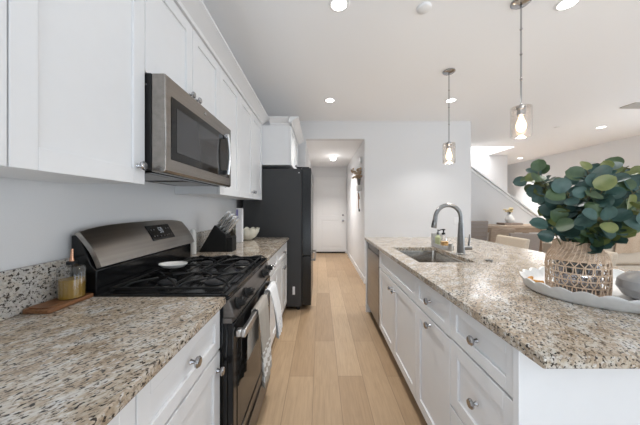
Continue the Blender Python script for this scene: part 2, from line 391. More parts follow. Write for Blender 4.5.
for (y0, y1, lab) in ((1.80, 2.44, 'white base cabinet just beyond the black stove under the knife block'),
                      (2.44, 3.085, 'white base cabinet against the dark refrigerator under the scalloped bowl')):
    ym = (y0+y1)/2
    base_cab(y0, y1, XW+0.003, XF, lab, [('drawer', y0, y1, RZ0, RZ1, (ym, 0.79)), ('door', y0, ym, DZ0, DZ1, (ym-0.035, 0.62)), ('door', ym, y1, DZ0, DZ1, (ym+0.035, 0.62))])

XU = -0.72; UB, UT = 1.375, 2.30
def upper_cab(y0, y1, xf, zb, zt, label, fronts):
    t = thing('wall_cabinet', ((XW+xf)/2, (y0+y1)/2, zb), label, 'cabinet')
    bm = B(); box(bm, XW+0.003, xf-0.021, y0+0.0015, y1-0.0015, zb+0.004, zt); obj('body', bm, M['cab'], t)
    for a, b, kn in fronts:
        bm = B(); shaker(bm, xf, 1, a+0.002, b-0.002, zb, zt-0.004, 0.06); f = obj('door', bm, M['cab'], t, 0.0015)
        if kn: obj('knob', knob(B(), xf+0.0005, kn[0], kn[1], 1), M['chrome'], f)
    return t
upper_cab(0.12, 0.577, XU, UB, UT, 'white wall cabinet at the left edge of the picture nearest the camera', [(0.12, 0.577, (0.16, 1.445))])
upper_cab(0.577, 1.028, XU, UB, UT, 'large white wall cabinet door just before the microwave', [(0.577, 1.028, (0.985, 1.445))])
upper_cab(1.028, 1.795, XU, 1.842, UT, 'short white wall cabinet with two doors directly above the microwave', [(1.028, 1.411, (1.375, 1.90)), (1.411, 1.795, (1.447, 1.90))])
upper_cab(1.795, 2.225, XU, UB, UT, 'narrow white wall cabinet just beyond the microwave', [(1.795, 2.225, (1.835, 1.445))])
upper_cab(2.225, 3.085, XU, UB, UT, 'white double wall cabinet beside the refrigerator above the scalloped bowl', [(2.225, 2.655, (2.625, 1.445)), (2.655, 3.085, (2.69, 1.445))])
t = thing('wall_cabinet', (-0.7, 3.55, 1.81), 'deep white cabinet bridging over the dark refrigerator', 'cabinet')
bm = B(); box(bm, XW+0.003, -0.381, 3.088, 4.05, 1.81, UT); obj('body', bm, M['cab'], t)
for a, b, k in ((3.088, 3.569, 3.53), (3.569, 4.05, 3.61)):
    f = obj('door', shaker(B(), -0.36, 1, a+0.002, b-0.002, 1.815, UT-0.004, 0.06), M['cab'], t, 0.0015)
    obj('knob', knob(B(), -0.3595, k, 1.87, 1), M['chrome'], f)
# crown moulding along the wall cabinets
def crown_prof(x, s=1): return [(x-s*0.02, 2.302), (x+s*0.012, 2.302), (x+s*0.018, 2.318), (x+s*0.07, 2.352), (x+s*0.098, 2.358), (x+s*0.098, 2.372), (x-s*0.02, 2.372)]
bm = B(); prism(bm, crown_prof(XU), 0.12, 3.085, 'Y'); struct('trim_3', bm, M['cab'])
bm = B(); prism(bm, crown_prof(3.088, -1), XU+0.1, -0.36, 'X'); struct('trim_4', bm, M['cab'])
bm = B(); prism(bm, [(p[0]*1, p[1]) for p in crown_prof(-0.36)], 2.99, 4.10, 'Y'); struct('trim_5', bm, M['cab'])

# worktops and splashbacks
def worktop(name, x0, x1, y0, y1, label, hole=None):
    bm = B(); z0, z1 = 0.883, 0.914
    if not hole: box(bm, x0, x1, y0, y1, z0, z1)
    else:
        h = hole
        o = [(x0, y0), (x1, y0), (x1, y1), (x0, y1)]; i = [(h[0], h[2]), (h[1], h[2]), (h[1], h[3]), (h[0], h[3])]
        V = {(k, z, n): bm.verts.new((*p, z)) for k, L in (('o', o), ('i', i)) for z in (z0, z1) for n, p in enumerate(L)}
        for n in range(4):
            m_ = (n+1) % 4
            bm.faces.new([V['o', z1, n], V['o', z1, m_], V['i', z1, m_], V['i', z1, n]])
            bm.faces.new([V['o', z0, m_], V['o', z0, n], V['i', z0, n], V['i', z0, m_]])
            bm.faces.new([V['o', z0, n], V['o', z0, m_], V['o', z1, m_], V['o', z1, n]])
            bm.faces.new([V['i', z1, n], V['i', z1, m_], V['i', z0, m_], V['i', z0, n]])
    return tag(obj(name, bm, M['granite'], None, 0.004), label, 'countertop')
c1 = worktop('countertop', XW+0.002, -0.388, -0.37, 1.030, 'speckled beige granite countertop left of the aisle, before the stove')
bm = B(); box(bm, XW+0.002, XW+0.022, -0.37, 1.030, 0.9145, 1.072); obj('backsplash', bm, M['granite_lit'], c1, 0.002)
c2 = worktop('countertop', XW+0.002, -0.388, 1.798, 3.09, 'speckled beige granite countertop between the stove and the refrigerator')
bm = B(); box(bm, XW+0.002, XW+0.022, 1.798, 3.09, 0.9145, 1.072); obj('backsplash', bm, M['granite_lit'], c2, 0.002)
SX0, SX1, SY0, SY1 = 0.665, 1.055, 1.68, 2.32
worktop('countertop', 0.550, 1.83, 0.613, 3.11, 'long speckled granite countertop of the island with a cut-out sink', (SX0, SX1, SY0, SY1))

# ================================================================== island
XI = 0.575
base_cab(0.728, 1.108, 1.20, XI, 'white three drawer base cabinet at the near end of the island',
         [('drawer', 0.728, 1.108, 0.71, 0.872, (0.918, 0.792)), ('drawer', 0.728, 1.108, 0.415, 0.70, (0.918, 0.56)), ('drawer', 0.728, 1.108, 0.115, 0.405, (0.918, 0.26))])
base_cab(1.108, 1.506, 1.20, XI, 'white island base cabinet with one drawer over one door, second from the near end',
         [('drawer', 1.108, 1.506, RZ0, RZ1, (1.307, 0.79)), ('door', 1.108, 1.506, DZ0, DZ1, (1.307, 0.665))])
t = thing('sink_cabinet', (0.9, 1.97, 0), 'white sink base cabinet with two doors under a wide blank front', 'cabinet')
bm = B(); box(bm, XI+0.021, 0.64, 1.5075, 2.438, 0.10, 0.882); box(bm, XI+0.021, 1.20, 1.5075, 1.525, 0.10, 0.882); box(bm, XI+0.021, 1.20, 2.42, 2.438, 0.10, 0.882); box(bm, 1.18, 1.2, 1.525, 2.42, 0.1, 0.882); box(bm, 0.64, 1.18, 1.525, 2.42, 0.1, 0.12)
obj('body', bm, M['cab'], t)
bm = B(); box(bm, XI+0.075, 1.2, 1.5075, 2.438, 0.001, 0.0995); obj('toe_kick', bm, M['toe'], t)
obj('false_front', shaker(B(), XI, -1, 1.508, 2.438, RZ0, RZ1, 0.045), M['cab'], t, 0.0015)
for a, b, k in ((1.508, 1.972, 1.93), (1.974, 2.438, 2.015)):
    f = obj('door', shaker(B(), XI, -1, a, b-0.002, DZ0, DZ1), M['cab'], t, 0.0015)
    obj('knob', knob(B(), XI-0.0005, k, 0.632, -1), M['chrome'], f)
# dishwasher
t = thing('dishwasher', (0.88, 2.745, 0), 'stainless steel dishwasher with dark pocket top at the far end of the island', 'dishwasher')
bm = B(); box(bm, 0.60, 1.18, 2.445, 3.055, 0.10, 0.878); obj('body', bm, M['blackm'], t)
bm = B(); box(bm, 0.572, 0.599, 2.447, 3.053, 0.115, 0.795); obj('door', bm, M['steel'], t, 0.004)
bm = B(); box(bm, 0.578, 0.599, 2.447, 3.053, 0.798, 0.876); box(bm, 0.566, 0.578, 2.447, 3.053, 0.855, 0.876); obj('control_panel', bm, M['black'], t, 0.003)
bm = B(); box(bm, 0.65, 1.18, 2.445, 3.055, 0.001, 0.0985); obj('toe_kick', bm, M['blackm'], t)
# end panels and back panel of the island
bm = B(); box(bm, 0.558, 1.45, 0.702, 0.726, 0.001, 0.882); tag(obj('island_end_panel', bm, M['cab'], None, 0.002), 'plain white panel closing the near end of the island below the granite', 'panel')
bm = B(); box(bm, 0.558, 1.45, 3.058, 3.082, 0.001, 0.882); tag(obj('island_end_panel', bm, M['cab'], None, 0.002), 'white panel closing the far end of the island beside the dishwasher', 'panel')
bm = B(); box(bm, 1.425, 1.45, 0.728, 3.056, 0.001, 0.882); tag(obj('island_back_panel', bm, M['cab'], None, 0.002), 'white panel on the stool side of the island under the overhang', 'panel')

# sink
t = thing('sink', (0.86, 2.0, 0.68), 'rectangular stainless steel undermount sink in the island countertop', 'sink')
bm = B(); th = 0.004
ix0, ix1, iy0, iy1 = SX0-0.006, SX1+0.006, SY0-0.006, SY1+0.006
zt_, zb_ = 0.8825, 0.69
def rr(x0, x1, y0, y1, r, n=5):
    out = []
    for cx, cy, a in ((x1-r, y1-r, 0), (x0+r, y1-r, 90), (x0+r, y0+r, 180), (x1-r, y0+r, 270)):
        for k in range(n+1):
            q = math.radians(a + 90*k/n); out.append((cx+r*math.cos(q), cy+r*math.sin(q)))
    return out
loops = []
for (d, z, r) in ((-0.02, zt_, 0.03), (0, zt_, 0.02), (0.004, zt_-0.01, 0.02), (0.010, zb_+0.03, 0.03), (0.035, zb_, 0.04)):
    loops.append([bm.verts.new((p[0], p[1], z)) for p in rr(ix0+d, ix1-d, iy0+d, iy1-d, r)])
for a, b in zip(loops, loops[1:]):
    for k in range(len(a)): bm.faces.new([a[k], a[(k+1) % len(a)], b[(k+1) % len(a)], b[k]])
bm.faces.new(loops[-1])
bmesh.ops.recalc_face_normals(bm, faces=bm.faces)
o = obj('basin', bm, M['sinkst'], t); sm = o.modifiers.new('solid', 'SOLIDIFY'); sm.thickness = 0.0015; sm.offset = -1
bm = B(); lathe(bm, [(0, 0.004), (0.02, 0.004), (0.024, 0.002), (0.04, 0.003), (0.044, 0.0)], (0.86, 2.0, zb_+0.002), 'Z', 20); obj('drain', bm, M['chrome'], t)

# faucet
fx, fy = 1.105, 1.965
t = thing('faucet', (fx, fy, 0.915), 'tall brushed gooseneck faucet with pull-down head behind the sink', 'faucet')
bm = B(); lathe(bm, [(0, 0), (0.033, 0), (0.033, 0.006), (0.029, 0.010), (0.026, 0.10), (0.019, 0.24), (0.0165, 0.25), (0, 0.25)], (fx, fy, 0.9155), 'Z', 20); obj('body', bm, M['nickel'], t)
bm = B(); pts = [(fx, fy, 1.15), (fx, fy, 1.20)]
R_ = 0.100
for k in range(0, 17):
    a = PI*k/16*0.97; pts.append((fx-R_+R_*math.cos(a), fy, 1.20+R_*math.sin(a)))
tube(bm, pts, 0.016, 12); obj('gooseneck', bm, M['nickel'], t)
e = Vector(pts[-1]); d = Vector((-0.16, 0, -1)).normalized()
bm = B(); tube(bm, [e, e+d*0.012, e+d*0.03, e+d*0.085, e+d*0.09], [0.0165, 0.0175, 0.018, 0.021, 0.018], 14); sh = obj('spray_head', bm, M['nickel'], t)
bm = B(); tube(bm, [e+d*0.03+Vector((-0.016, -0.006, 0)), e+d*0.065+Vector((-0.019, -0.006, 0))], 0.005, 8); obj('spray_button', bm, M['blackm'], sh)
bm = B(); tube(bm, [(fx+0.015, fy, 0.965), (fx+0.078, fy, 0.965)], 0.019, 14); tube(bm, [(fx+0.060, fy, 0.975), (fx+0.066, fy, 1.02), (fx+0.068, fy, 1.07)], [0.0085, 0.0065, 0.005], 10); obj('lever', bm, M['nickel'], t)
bm = B(); lathe(bm, [(0, 0), (0.022, 0), (0.022, 0.006), (0.014, 0.009), (0, 0.009)], (1.16, 1.72, 0.9155), 'Z', 18); tag(obj('air_switch', bm, M['nickel'], None, base=(1.16, 1.72, 0.9155)), 'small round steel button cap set in the granite near the sink corner', 'button')

# soap caddy by the sink
t = thing('soap_caddy', (1.11, 2.27, 0.915), 'low stone caddy holding soap bottles behind the sink', 'caddy')
bm = B(); box(bm, 1.062, 1.162, 2.17, 2.37, 0.9155, 0.925); box(bm, 1.062, 1.162, 2.17, 2.177, 0.925, 0.948); box(bm, 1.062, 1.069, 2.177, 2.363, 0.925, 0.948); box(bm, 1.155, 1.162, 2.177, 2.363, 0.925, 0.948); obj('tray', bm, M['gceram'], t, 0.002)
bm = B(); box(bm, 1.062, 1.162, 2.3635, 2.40, 0.9155, 1.04); obj('holder', bm, M['gceram'], t, 0.003)
t = thing('soap_bottle', (1.109, 2.25, 0.9255), 'clear soap bottle with black pump and amber soap in the sink caddy', 'soap bottle')
bm = B(); lathe(bm, [(0, 0), (0.026, 0), (0.028, 0.004), (0.028, 0.085), (0.02, 0.10), (0.012, 0.105), (0.012, 0.115)], (1.109, 2.25, 0.926), 'Z', 20); obj('bottle', bm, M['glass'], t)
bm = B(); lathe(bm, [(0, 0.003), (0.024, 0.003), (0.025, 0.05), (0, 0.05)], (1.109, 2.25, 0.926), 'Z', 18); obj('liquid', bm, M['brushw'], t)
bm = B(); lathe(bm, [(0, 0.112), (0.015, 0.112), (0.015, 0.128), (0.006, 0.13), (0.006, 0.15), (0.016, 0.152), (0.014, 0.162), (0, 0.163)], (1.109, 2.25, 0.926), 'Z', 16)
tube(bm, [(1.109, 2.25, 1.083), (1.09, 2.25, 1.083), (1.062, 2.25, 1.072)], 0.0045, 8); obj('pump', bm, M['blackm'], t)
t = thing('soap_bottle', (1.095, 2.325, 0.9255), 'pale green soap bottle at the back of the sink caddy', 'soap bottle')
bm = B(); lathe(bm, [(0, 0), (0.024, 0), (0.026, 0.004), (0.026, 0.08), (0.012, 0.094), (0.010, 0.105), (0, 0.105)], (1.095, 2.325, 0.926), 'Z', 18); obj('bottle', bm, M['green'], t)
bm = B(); lathe(bm, [(0, 0.106), (0.013, 0.106), (0.013, 0.125), (0.006, 0.127), (0.006, 0.145), (0.013, 0.147), (0, 0.155)], (1.095, 2.325, 0.926), 'Z', 14); obj('pump', bm, M['chrome'], t)
t = thing('scrub_brush', (1.112, 2.20, 0.9255), 'round wooden scrub brush lying at the front of the sink caddy', 'brush')
bm = B(); lathe(bm, [(0, 0), (0.017, 0), (0.020, 0.022), (0, 0.022)], (1.112, 2.20, 0.926), 'Z', 18); obj('bristles', bm, M['cushion'], t)
bm = B(); lathe(bm, [(0, 0.0222), (0.021, 0.0222), (0.021, 0.033), (0.012, 0.038), (0.014, 0.055), (0, 0.062)], (1.112, 2.20, 0.926), 'Z', 18); obj('grip', bm, M['brushw'], t)
bm = B(); lathe(bm, [(0, 0), (0.017, 0), (0.018, 0.003), (0.018, 0.052), (0.0165, 0.052), (0.0165, 0.01), (0, 0.01)], (1.112, 2.135, 0.9155), 'Z', 18); tag(obj('steel_cup', bm, M['steel_l'], None, base=(1.112, 2.135, 0.9155)), 'small plain steel cup standing beside the sink caddy', 'cup')

# ================================================================== stove
SY, SE = 1.036, 1.792; SB = -1.045
t = thing('stove', (-0.7, 1.414, 0), 'black and stainless gas range between the two left counters', 'stove')
bm = B(); box(bm, SB+0.01, -0.405, SY, SE, 0.03, 0.895); box(bm, -0.405, -0.385, SY, SE, 0.06, 0.80)
for y in (SY+0.04, SE-0.04):
    for x in (-0.95, -0.46): lathe(bm, [(0, 0.001), (0.02, 0.001), (0.02, 0.03)], (x, y, 0), 'Z', 12)
obj('body', bm, M['black'], t, 0.003)
# cooktop: pan with raised rim
bm = B(); X0, X1 = -0.925, -0.380
box(bm, X0, X1, SY-0.001, SE+0.001, 0.896, 0.908)
for q in ((X1-0.03, X1, SY-0.001, SE+0.001), (X0, X0+0.02, SY-0.001, SE+0.001), (X0+0.02, X1-0.03, SY-0.001, SY+0.022), (X0+0.02, X1-0.03, SE-0.022, SE+0.001)):
    box(bm, *q, 0.908, 0.922)
obj('cooktop', bm, M['black'], t, 0.004)
# control panel, slanted
bm = B(); prism(bm, [(-0.404, 0.8955), (-0.380, 0.8955), (-0.352, 0.822), (-0.404, 0.822)], SY, SE, 'Y'); cp = obj('control_panel', bm, M['dsteel'], t, 0.003)
dn = Vector((0.0735, 0, 0.028)).normalized()
for y in (1.105, 1.235, 1.595, 1.725):
    bm = B(); c = Vector((-0.366, y, 0.859)) + dn*0.001
    k_ = Matrix.Translation(c) @ Vector((0, 0, 1)).rotation_difference(dn).to_matrix().to_4x4()
    lathe(bm, [(0, 0), (0.027, 0), (0.027, 0.006), (0.021, 0.009), (0.019, 0.030), (0.016, 0.033), (0, 0.033)], (0, 0, 0), 'Z', 20)
    box(bm, -0.0045, 0.0045, -0.021, 0.021, 0.009, 0.040)
    bmesh.ops.transform(bm, matrix=k_, verts=bm.verts)
    obj('knob', bm, M['blackm'], cp)
bm = B(); box(bm, -0.404, -0.366, SY, SE, 0.800, 0.8215)
for k in range(30): box(bm, -0.366, -0.361, SY+0.03+k*0.0235, SY+0.045+k*0.0235, 0.803, 0.818)
obj('vent_grille', bm, M['dsteel'], t)
bm = B(); box(bm, -0.384, -0.360, SY, SE, 0.245, 0.797); dr = obj('oven_door', bm, M['black'], t, 0.003)
bm = B(); box(bm, -0.3595, -0.3575, SY+0.045, SE-0.045, 0.33, 0.70); obj('window', bm, M['dglass'], dr, 0.001)
bm = B(); box(bm, -0.3595, -0.356, SY+0.002, SE-0.002, 0.248, 0.285); obj('lower_trim', bm, M['dsteel'], dr, 0.001)
bm = B(); box(bm, -0.336, -0.316, SY+0.02, SE-0.02, 0.730, 0.764)
box(bm, -0.3595, -0.336, SY+0.02, SY+0.05, 0.732, 0.762); box(bm, -0.3595, -0.336, SE-0.05, SE-0.02, 0.732, 0.762); obj('handle', bm, M['steel_l'], dr, 0.004)
bm = B(); box(bm, -0.384, -0.360, SY, SE, 0.062, 0.240); dw = obj('storage_drawer', bm, M['dsteel'], t, 0.003)
bm = B(); box(bm, -0.3595, -0.352, SY+0.15, SE-0.15, 0.195, 0.213); obj('pull', bm, M['dsteel'], dw, 0.002)
# backguard
bm = B(); prism(bm, [(SB+0.012, 0.896), (-0.928, 0.896), (-0.928, 1.02), (-0.95, 1.04), (-1.0, 1.165), (SB+0.012, 1.165)], SY, SE, 'Y'); bg_ = obj('backguard', bm, M['black'], t, 0.004)
# stainless face, arched top
bm = B(); N = 24; fr_, bk_ = [], []
def face_pt(u, tt):   # u along Y 0..1, tt 0 bottom .. 1 top, bulging front
    arch = 0.022*(1-(2*u-1)**4)
    x = -0.903 - 0.092*tt + 0.012*math.sin(PI*tt); z = 1.035 + (0.145+arch)*tt
    return Vector((x, SY-0.004+(SE-SY+0.008)*u, z))
G = [[bm.verts.new(face_pt(i/N, j/6)) for j in range(7)] for i in range(N+1)]
G2 = [[bm.verts.new(face_pt(i/N, j/6) + Vector((-0.020, 0, -0.007))) for j in range(7)] for i in range(N+1)]
for i in range(N):
    for j in range(6):
        bm.faces.new([G[i][j], G[i+1][j], G[i+1][j+1], G[i][j+1]]); bm.faces.new([G2[i][j], G2[i][j+1], G2[i+1][j+1], G2[i+1][j]])
    bm.faces.new([G[i][6], G[i+1][6], G2[i+1][6], G2[i][6]]); bm.faces.new([G[i][0], G2[i][0], G2[i+1][0], G[i+1][0]])
for j in range(6):
    bm.faces.new([G[0][j], G[0][j+1], G2[0][j+1], G2[0][j]]); bm.faces.new([G[N][j], G2[N][j], G2[N][j+1], G[N][j+1]])
bmesh.ops.recalc_face_normals(bm, faces=bm.faces)
fc = obj('face_panel', bm, M['steel_p'], bg_)
def on_face(bm, u0, u1, t0, t1, lift, th, mi=0):
    q = []
    for u, tt in ((u0, t0), (u1, t0), (u1, t1), (u0, t1)):
        p = face_pt(u, tt); n = Vector((0.16, 0, 0.10)).normalized(); q.append((p+n*lift, p+n*(lift+th)))
    a = [bm.verts.new(x[0]) for x in q]; b = [bm.verts.new(x[1]) for x in q]
    fs = [bm.faces.new(list(reversed(a))), bm.faces.new(b)] + [bm.faces.new([a[i], a[(i+1) % 4], b[(i+1) % 4], b[i]]) for i in range(4)]
    bmesh.ops.recalc_face_normals(bm, faces=fs)
bm = B(); on_face(bm, 0.46, 0.73, 0.36, 0.84, 0.0005, 0.004); dp = obj('display', bm, M['dglass'], fc)
bm = B()
def seg_digit(u, s):   # seven-segment figure on the clock
    w_, t0, t1, tm = 0.016, 0.58, 0.74, 0.66
    S = {'a': (0, 1, .735, .75), 'g': (0, 1, .655, .67), 'd': (0, 1, .575, .59), 'f': (0, .2, .66, .75), 'b': (.8, 1, .66, .75), 'e': (0, .2, .575, .66), 'c': (.8, 1, .575, .66)}
    for k in s: a = S[k]; on_face(bm, u+w_*a[0], u+w_*a[1], a[2], a[3], 0.0046, 0.0006)
seg_digit(0.575, 'afgcd'); seg_digit(0.600, 'abcdef')
obj('clock_digits', bm, M['digit'], dp, smooth=0)
for u, tt in [(u, tt) for u in (0.487, 0.517, 0.66, 0.69) for tt in (0.47, 0.68)] + [(0.56, 0.45), (0.60, 0.45), (0.635, 0.45)]:
    bm = B(); on_face(bm, u, u+0.012, tt, tt+0.035, 0.0046, 0.0005); obj('key_mark', bm, M['key'], dp, smooth=0)
# burners
for (x, y, r) in ((-0.505, 1.20, 0.048), (-0.735, 1.20, 0.040), (-0.505, 1.62, 0.042), (-0.735, 1.62, 0.036), (-0.62, 1.41, 0.034)):
    bm = B(); lathe(bm, [(0, 0.0), (r*1.25, 0), (r*1.15, 0.006), (r*0.95, 0.008), (0, 0.008)], (x, y, 0.9085), 'Z', 24)
    b_ = obj('burner', bm, M['steel'], t); bm = B()
    lathe(bm, [(0, 0.0085), (r*0.92, 0.0085), (r, 0.013), (r*0.97, 0.020), (r*0.8, 0.024), (0, 0.026)], (x, y, 0.9085), 'Z', 24); obj('burner_cap', bm, M['cap'], b_)
# cast iron grates
def grate(y0, y1, burners):
    bm = B(); gz, x0, x1 = 0.944, X0+0.03, X1-0.04; w_ = 0.009
    for y in (y0, y1): bar(bm, (x0, y, 0.934), (x1, y, 0.934), w_, 0.009)
    for x in (x0, x1): bar(bm, (x, y0, 0.934), (x, y1, 0.934), w_, 0.009)
    bar(bm, ((x0+x1)/2, y0, 0.934), ((x0+x1)/2, y1, 0.934), w_, 0.009)
    for x in (x0, x1, (x0+x1)/2):
        for y in (y0, y1): bar(bm, (x, y, 0.938), (x, y, 0.9225), 0.012, 0.012)
    for (bx, by) in burners:
        for k in range(4):
            a = PI/4 + k*PI/2; hx = (x1-x0)/4; hy = (y1-y0)/2
            ex, ey = bx+math.copysign(hx, math.cos(a))*0.97, by+math.copysign(hy, math.sin(a))*0.97
            px, py = bx+0.030*math.cos(a), by+0.030*math.sin(a)
            tube(bm, [(ex, ey, 0.934), (ex*0.8+px*0.2, ey*0.8+py*0.2, gz+0.004), (ex*0.55+px*0.45, ey*0.55+py*0.45, gz+0.008), (px, py, gz+0.008)], 0.0055, 6)
    if not burners:
        for k in range(1, 5): bar(bm, (x0+(x1-x0)*k/5, y0, gz), (x0+(x1-x0)*k/5, y1, gz), 0.008, 0.010)
    obj('grate', bm, M['iron'], t, 0.0015)
grate(1.075, 1.305, ((-0.505, 1.19), (-0.735, 1.19))); grate(1.32, 1.50, ()); grate(1.515, 1.75, ((-0.505, 1.632), (-0.735, 1.632)))

# spoon rest on the grate
bm = B(); L = []
for (s, z) in ((0.0, 0.0045), (0.75, 0.0045), (0.95, 0.014), (1.0, 0.018), (1.0, 0.0145), (0.75, 0.0), (0.0, 0.0)):
    L.append([Vector((-0.80+0.08*s*math.cos(a)*(1.0 if math.cos(a) < 0 else 0.85), 1.37+0.055*s*math.sin(a), 0.9575+z)) for a in [2*PI*k/28 for k in range(28)]] if s else [Vector((-0.80, 1.37, 0.9575+z))])
R2 = [[bm.verts.new(p) for p in l] for l in L]
for a, b in zip(R2, R2[1:]):
    for k in range(28):
        k2 = (k+1) % 28
        if len(a) == 1: bm.faces.new([a[0], b[k], b[k2]])
        elif len(b) == 1: bm.faces.new([a[k], a[k2], b[0]])
        else: bm.faces.new([a[k], a[k2], b[k2], b[k]])
bmesh.ops.recalc_face_normals(bm, faces=bm.faces)
tag(obj('spoon_rest', bm, M['white'], None, base=(-0.80, 1.37, 0.957)), 'white oval spoon rest lying on the stove grates', 'spoon rest')

# towels over the oven handle
def towel(y0, y1, zf, zb, xo, label, m, seed, belly):
    rnd = random.Random(seed); bm = B(); NY = 18
    prof = []
    nb = 8
    for k in range(nb+1): prof.append((-0.3415, zb+(0.752-zb)*k/nb, 0))
    prof += [(-0.339, 0.768, 0), (-0.326, 0.7735, 0), (-0.313, 0.768, 0)]
    for k in range(1, 15):
        q = k/14; prof.append((-0.3095+belly*math.sin(q*PI*0.55), 0.762+(zf-0.762)*q, q))
    ph = rnd.random()*6; rows = []
    for i in range(NY+1):
        u = i/NY; col = []
        for (x, z, q) in prof:
            wv = (math.sin(u*PI*4.2+ph)*0.016+math.sin(u*PI*9+ph*2)*0.005)*q
            pinch = 1-0.05*q
            y = (y0+y1)/2+(y1-y0)*(u-0.5)*pinch - (0.07*min(1, (0.765-z)/0.1) if x < -0.340 else 0)
            col.append(bm.verts.new((x+abs(wv)*1.2+wv*0.2 if q else x, y, z+(0.01*math.sin(u*5+ph)*q))))
        rows.append(col)
    for a, b in zip(rows, rows[1:]):
        for k in range(len(a)-1): bm.faces.new([a[k], a[k+1], b[k+1], b[k]])
    bmesh.ops.recalc_face_normals(bm, faces=bm.faces)
    o = tag(obj('dish_towel', bm, m, None, smooth=80, base=(-0.32, (y0+y1)/2, zf-0.01)), label, 'towel')
    s = o.modifiers.new('thick', 'SOLIDIFY'); s.thickness = 0.003; s.offset = 1
    return o
towel(1.25, 1.455, 0.36, 0.56, 0, 'oat grey dish towel with white bands on the near part of the oven handle', M['towel_b'], 3, 0.008)
towel(1.54, 1.725, 0.46, 0.64, 0, 'white dish towel on the far part of the oven handle', M['towel_w'], 8, 0.03)

# ================================================================== microwave
t = thing('microwave', (-0.85, 1.412, 1.425), 'stainless over-the-range microwave hung under the short wall cabinet', 'microwave')
mz0, mz1 = 1.425, 1.838; my0, my1 = 1.034, 1.790
bm = B(); box(bm, XW+0.004, -0.700, my0, my1, mz0+0.012, mz1); obj('body', bm, M['blackm'], t, 0.002)
bm = B(); prism(bm, [(-0.699, mz0+0.004), (-0.650, mz0), (-0.640, mz0+0.012), (-0.640, mz1-0.004), (-0.648, mz1-0.001), (-0.699, mz1-0.001)], my0, my1, 'Y'); md = obj('door', bm, M['steel_m'], t, 0.004, seg=3)
bm = B(); box(bm, -0.6395, -0.6375, my0+0.04, my1-0.045, mz0+0.062, mz1-0.080); wf = obj('window_frame', bm, M['dglass'], md, 0.001)
bm = B(); box(bm, -0.6372, -0.6362, my0+0.075, my1-0.225, mz0+0.10, mz1-0.118); obj('window', bm, M['mwglass'], wf)
bm = B(); box(bm, -0.6372, -0.6366, my1-0.098, my1-0.052, mz0+0.08, mz1-0.09); obj('control_strip', bm, M['black'], wf)
bm = B(); hy = my1-0.135
tube(bm, [(-0.612+0.012*math.sin(PI*k/12), hy, mz0+0.075+(mz1-mz0-0.15)*k/12) for k in range(13)], 0.010, 10)
hd = obj('handle', bm, M['steel_l'], md)
for z in (mz0+0.088, mz1-0.088):
    bm = B(); box(bm, -0.636, -0.608, hy-0.011, hy+0.011, z-0.015, z+0.015); obj('handle_bracket', bm, M['chrome'], hd, 0.003)
bm = B(); lathe(bm, [(0, 0), (0.011, 0), (0.010, 0.002), (0, 0.002)], (-0.6395, (my0+my1)/2-0.02, mz1-0.034), 'X', 18); obj('emblem', bm, M['chrome'], md)
bm = B()
for y in (my0+0.06, my0+0.42): box(bm, -0.97, -0.76, y, y+0.28, mz0+0.004, mz0+0.0115)
obj('grease_filter', bm, M['steel'], t, 0.002)
bm = B(); box(bm, -0.745, -0.715, my0+0.03, my1-0.03, mz0+0.003, mz0+0.0115); obj('vent_strip', bm, M['black'], t)
bm = B(); lathe(bm, [(0, 0), (0.006, 0), (0.005, 0.003), (0, 0.003)], (-0.72, my0-0.0003, 1.79), 'Y', 12, 0, None, -1); obj('screw', bm, M['chrome'], t)

# ================================================================== refrigerator
t = thing('refrigerator', (-0.55, 3.55, 0), 'tall charcoal refrigerator with black doors at the end of the left run', 'refrigerator')
ry0, ry1 = 3.105, 3.99
bm = B(); box(bm, -0.965, -0.232, ry0, ry1, 0.05, 1.765); obj('body', bm, M['fridge'], t, 0.004)
bm = B()
for x in (-0.9, -0.28):
    for y in (ry0+0.05, ry1-0.05): lathe(bm, [(0, 0.001), (0.022, 0.001), (0.022, 0.05)], (x, y, 0), 'Z', 12)
obj('foot', bm, M['blackm'], t)
for a, b in ((ry0, 3.5455), (3.5495, ry1)):
    bm = B(); box(bm, -0.229, -0.115, a, b, 0.685, 1.775); obj('door', bm, M['fridged'], t, 0.006)
bm = B(); box(bm, -0.229, -0.115, ry0, ry1, 0.065, 0.675); fd = obj('freezer_drawer', bm, M['fridged'], t, 0.006)
bm = B(); box(bm, -0.082, -0.062, ry0+0.08, ry1-0.08, 0.60, 0.625)
for y in (ry0+0.09, ry1-0.13): box(bm, -0.1145, -0.082, y, y+0.04, 0.602, 0.623)
obj('handle', bm, M['steel'], fd, 0.003)
bm = B(); box(bm, -0.30, -0.14, ry0+0.02, ry0+0.07, 1.7755, 1.79); obj('hinge_cover', bm, M['blackm'], t, 0.003)
bm = B(); box(bm, -0.345, -0.315, ry0-0.0015, ry0-0.0003, 0.20, 0.30); obj('sticker', bm, M['sole'], t)
bm = B(); lathe(bm, [(0, 0), (0.008, 0), (0.007, 0.002), (0, 0.002)], (-0.265, ry0-0.0003, 1.715), 'Y', 12, 0, None, -1); obj('plug', bm, M['sole'], t)

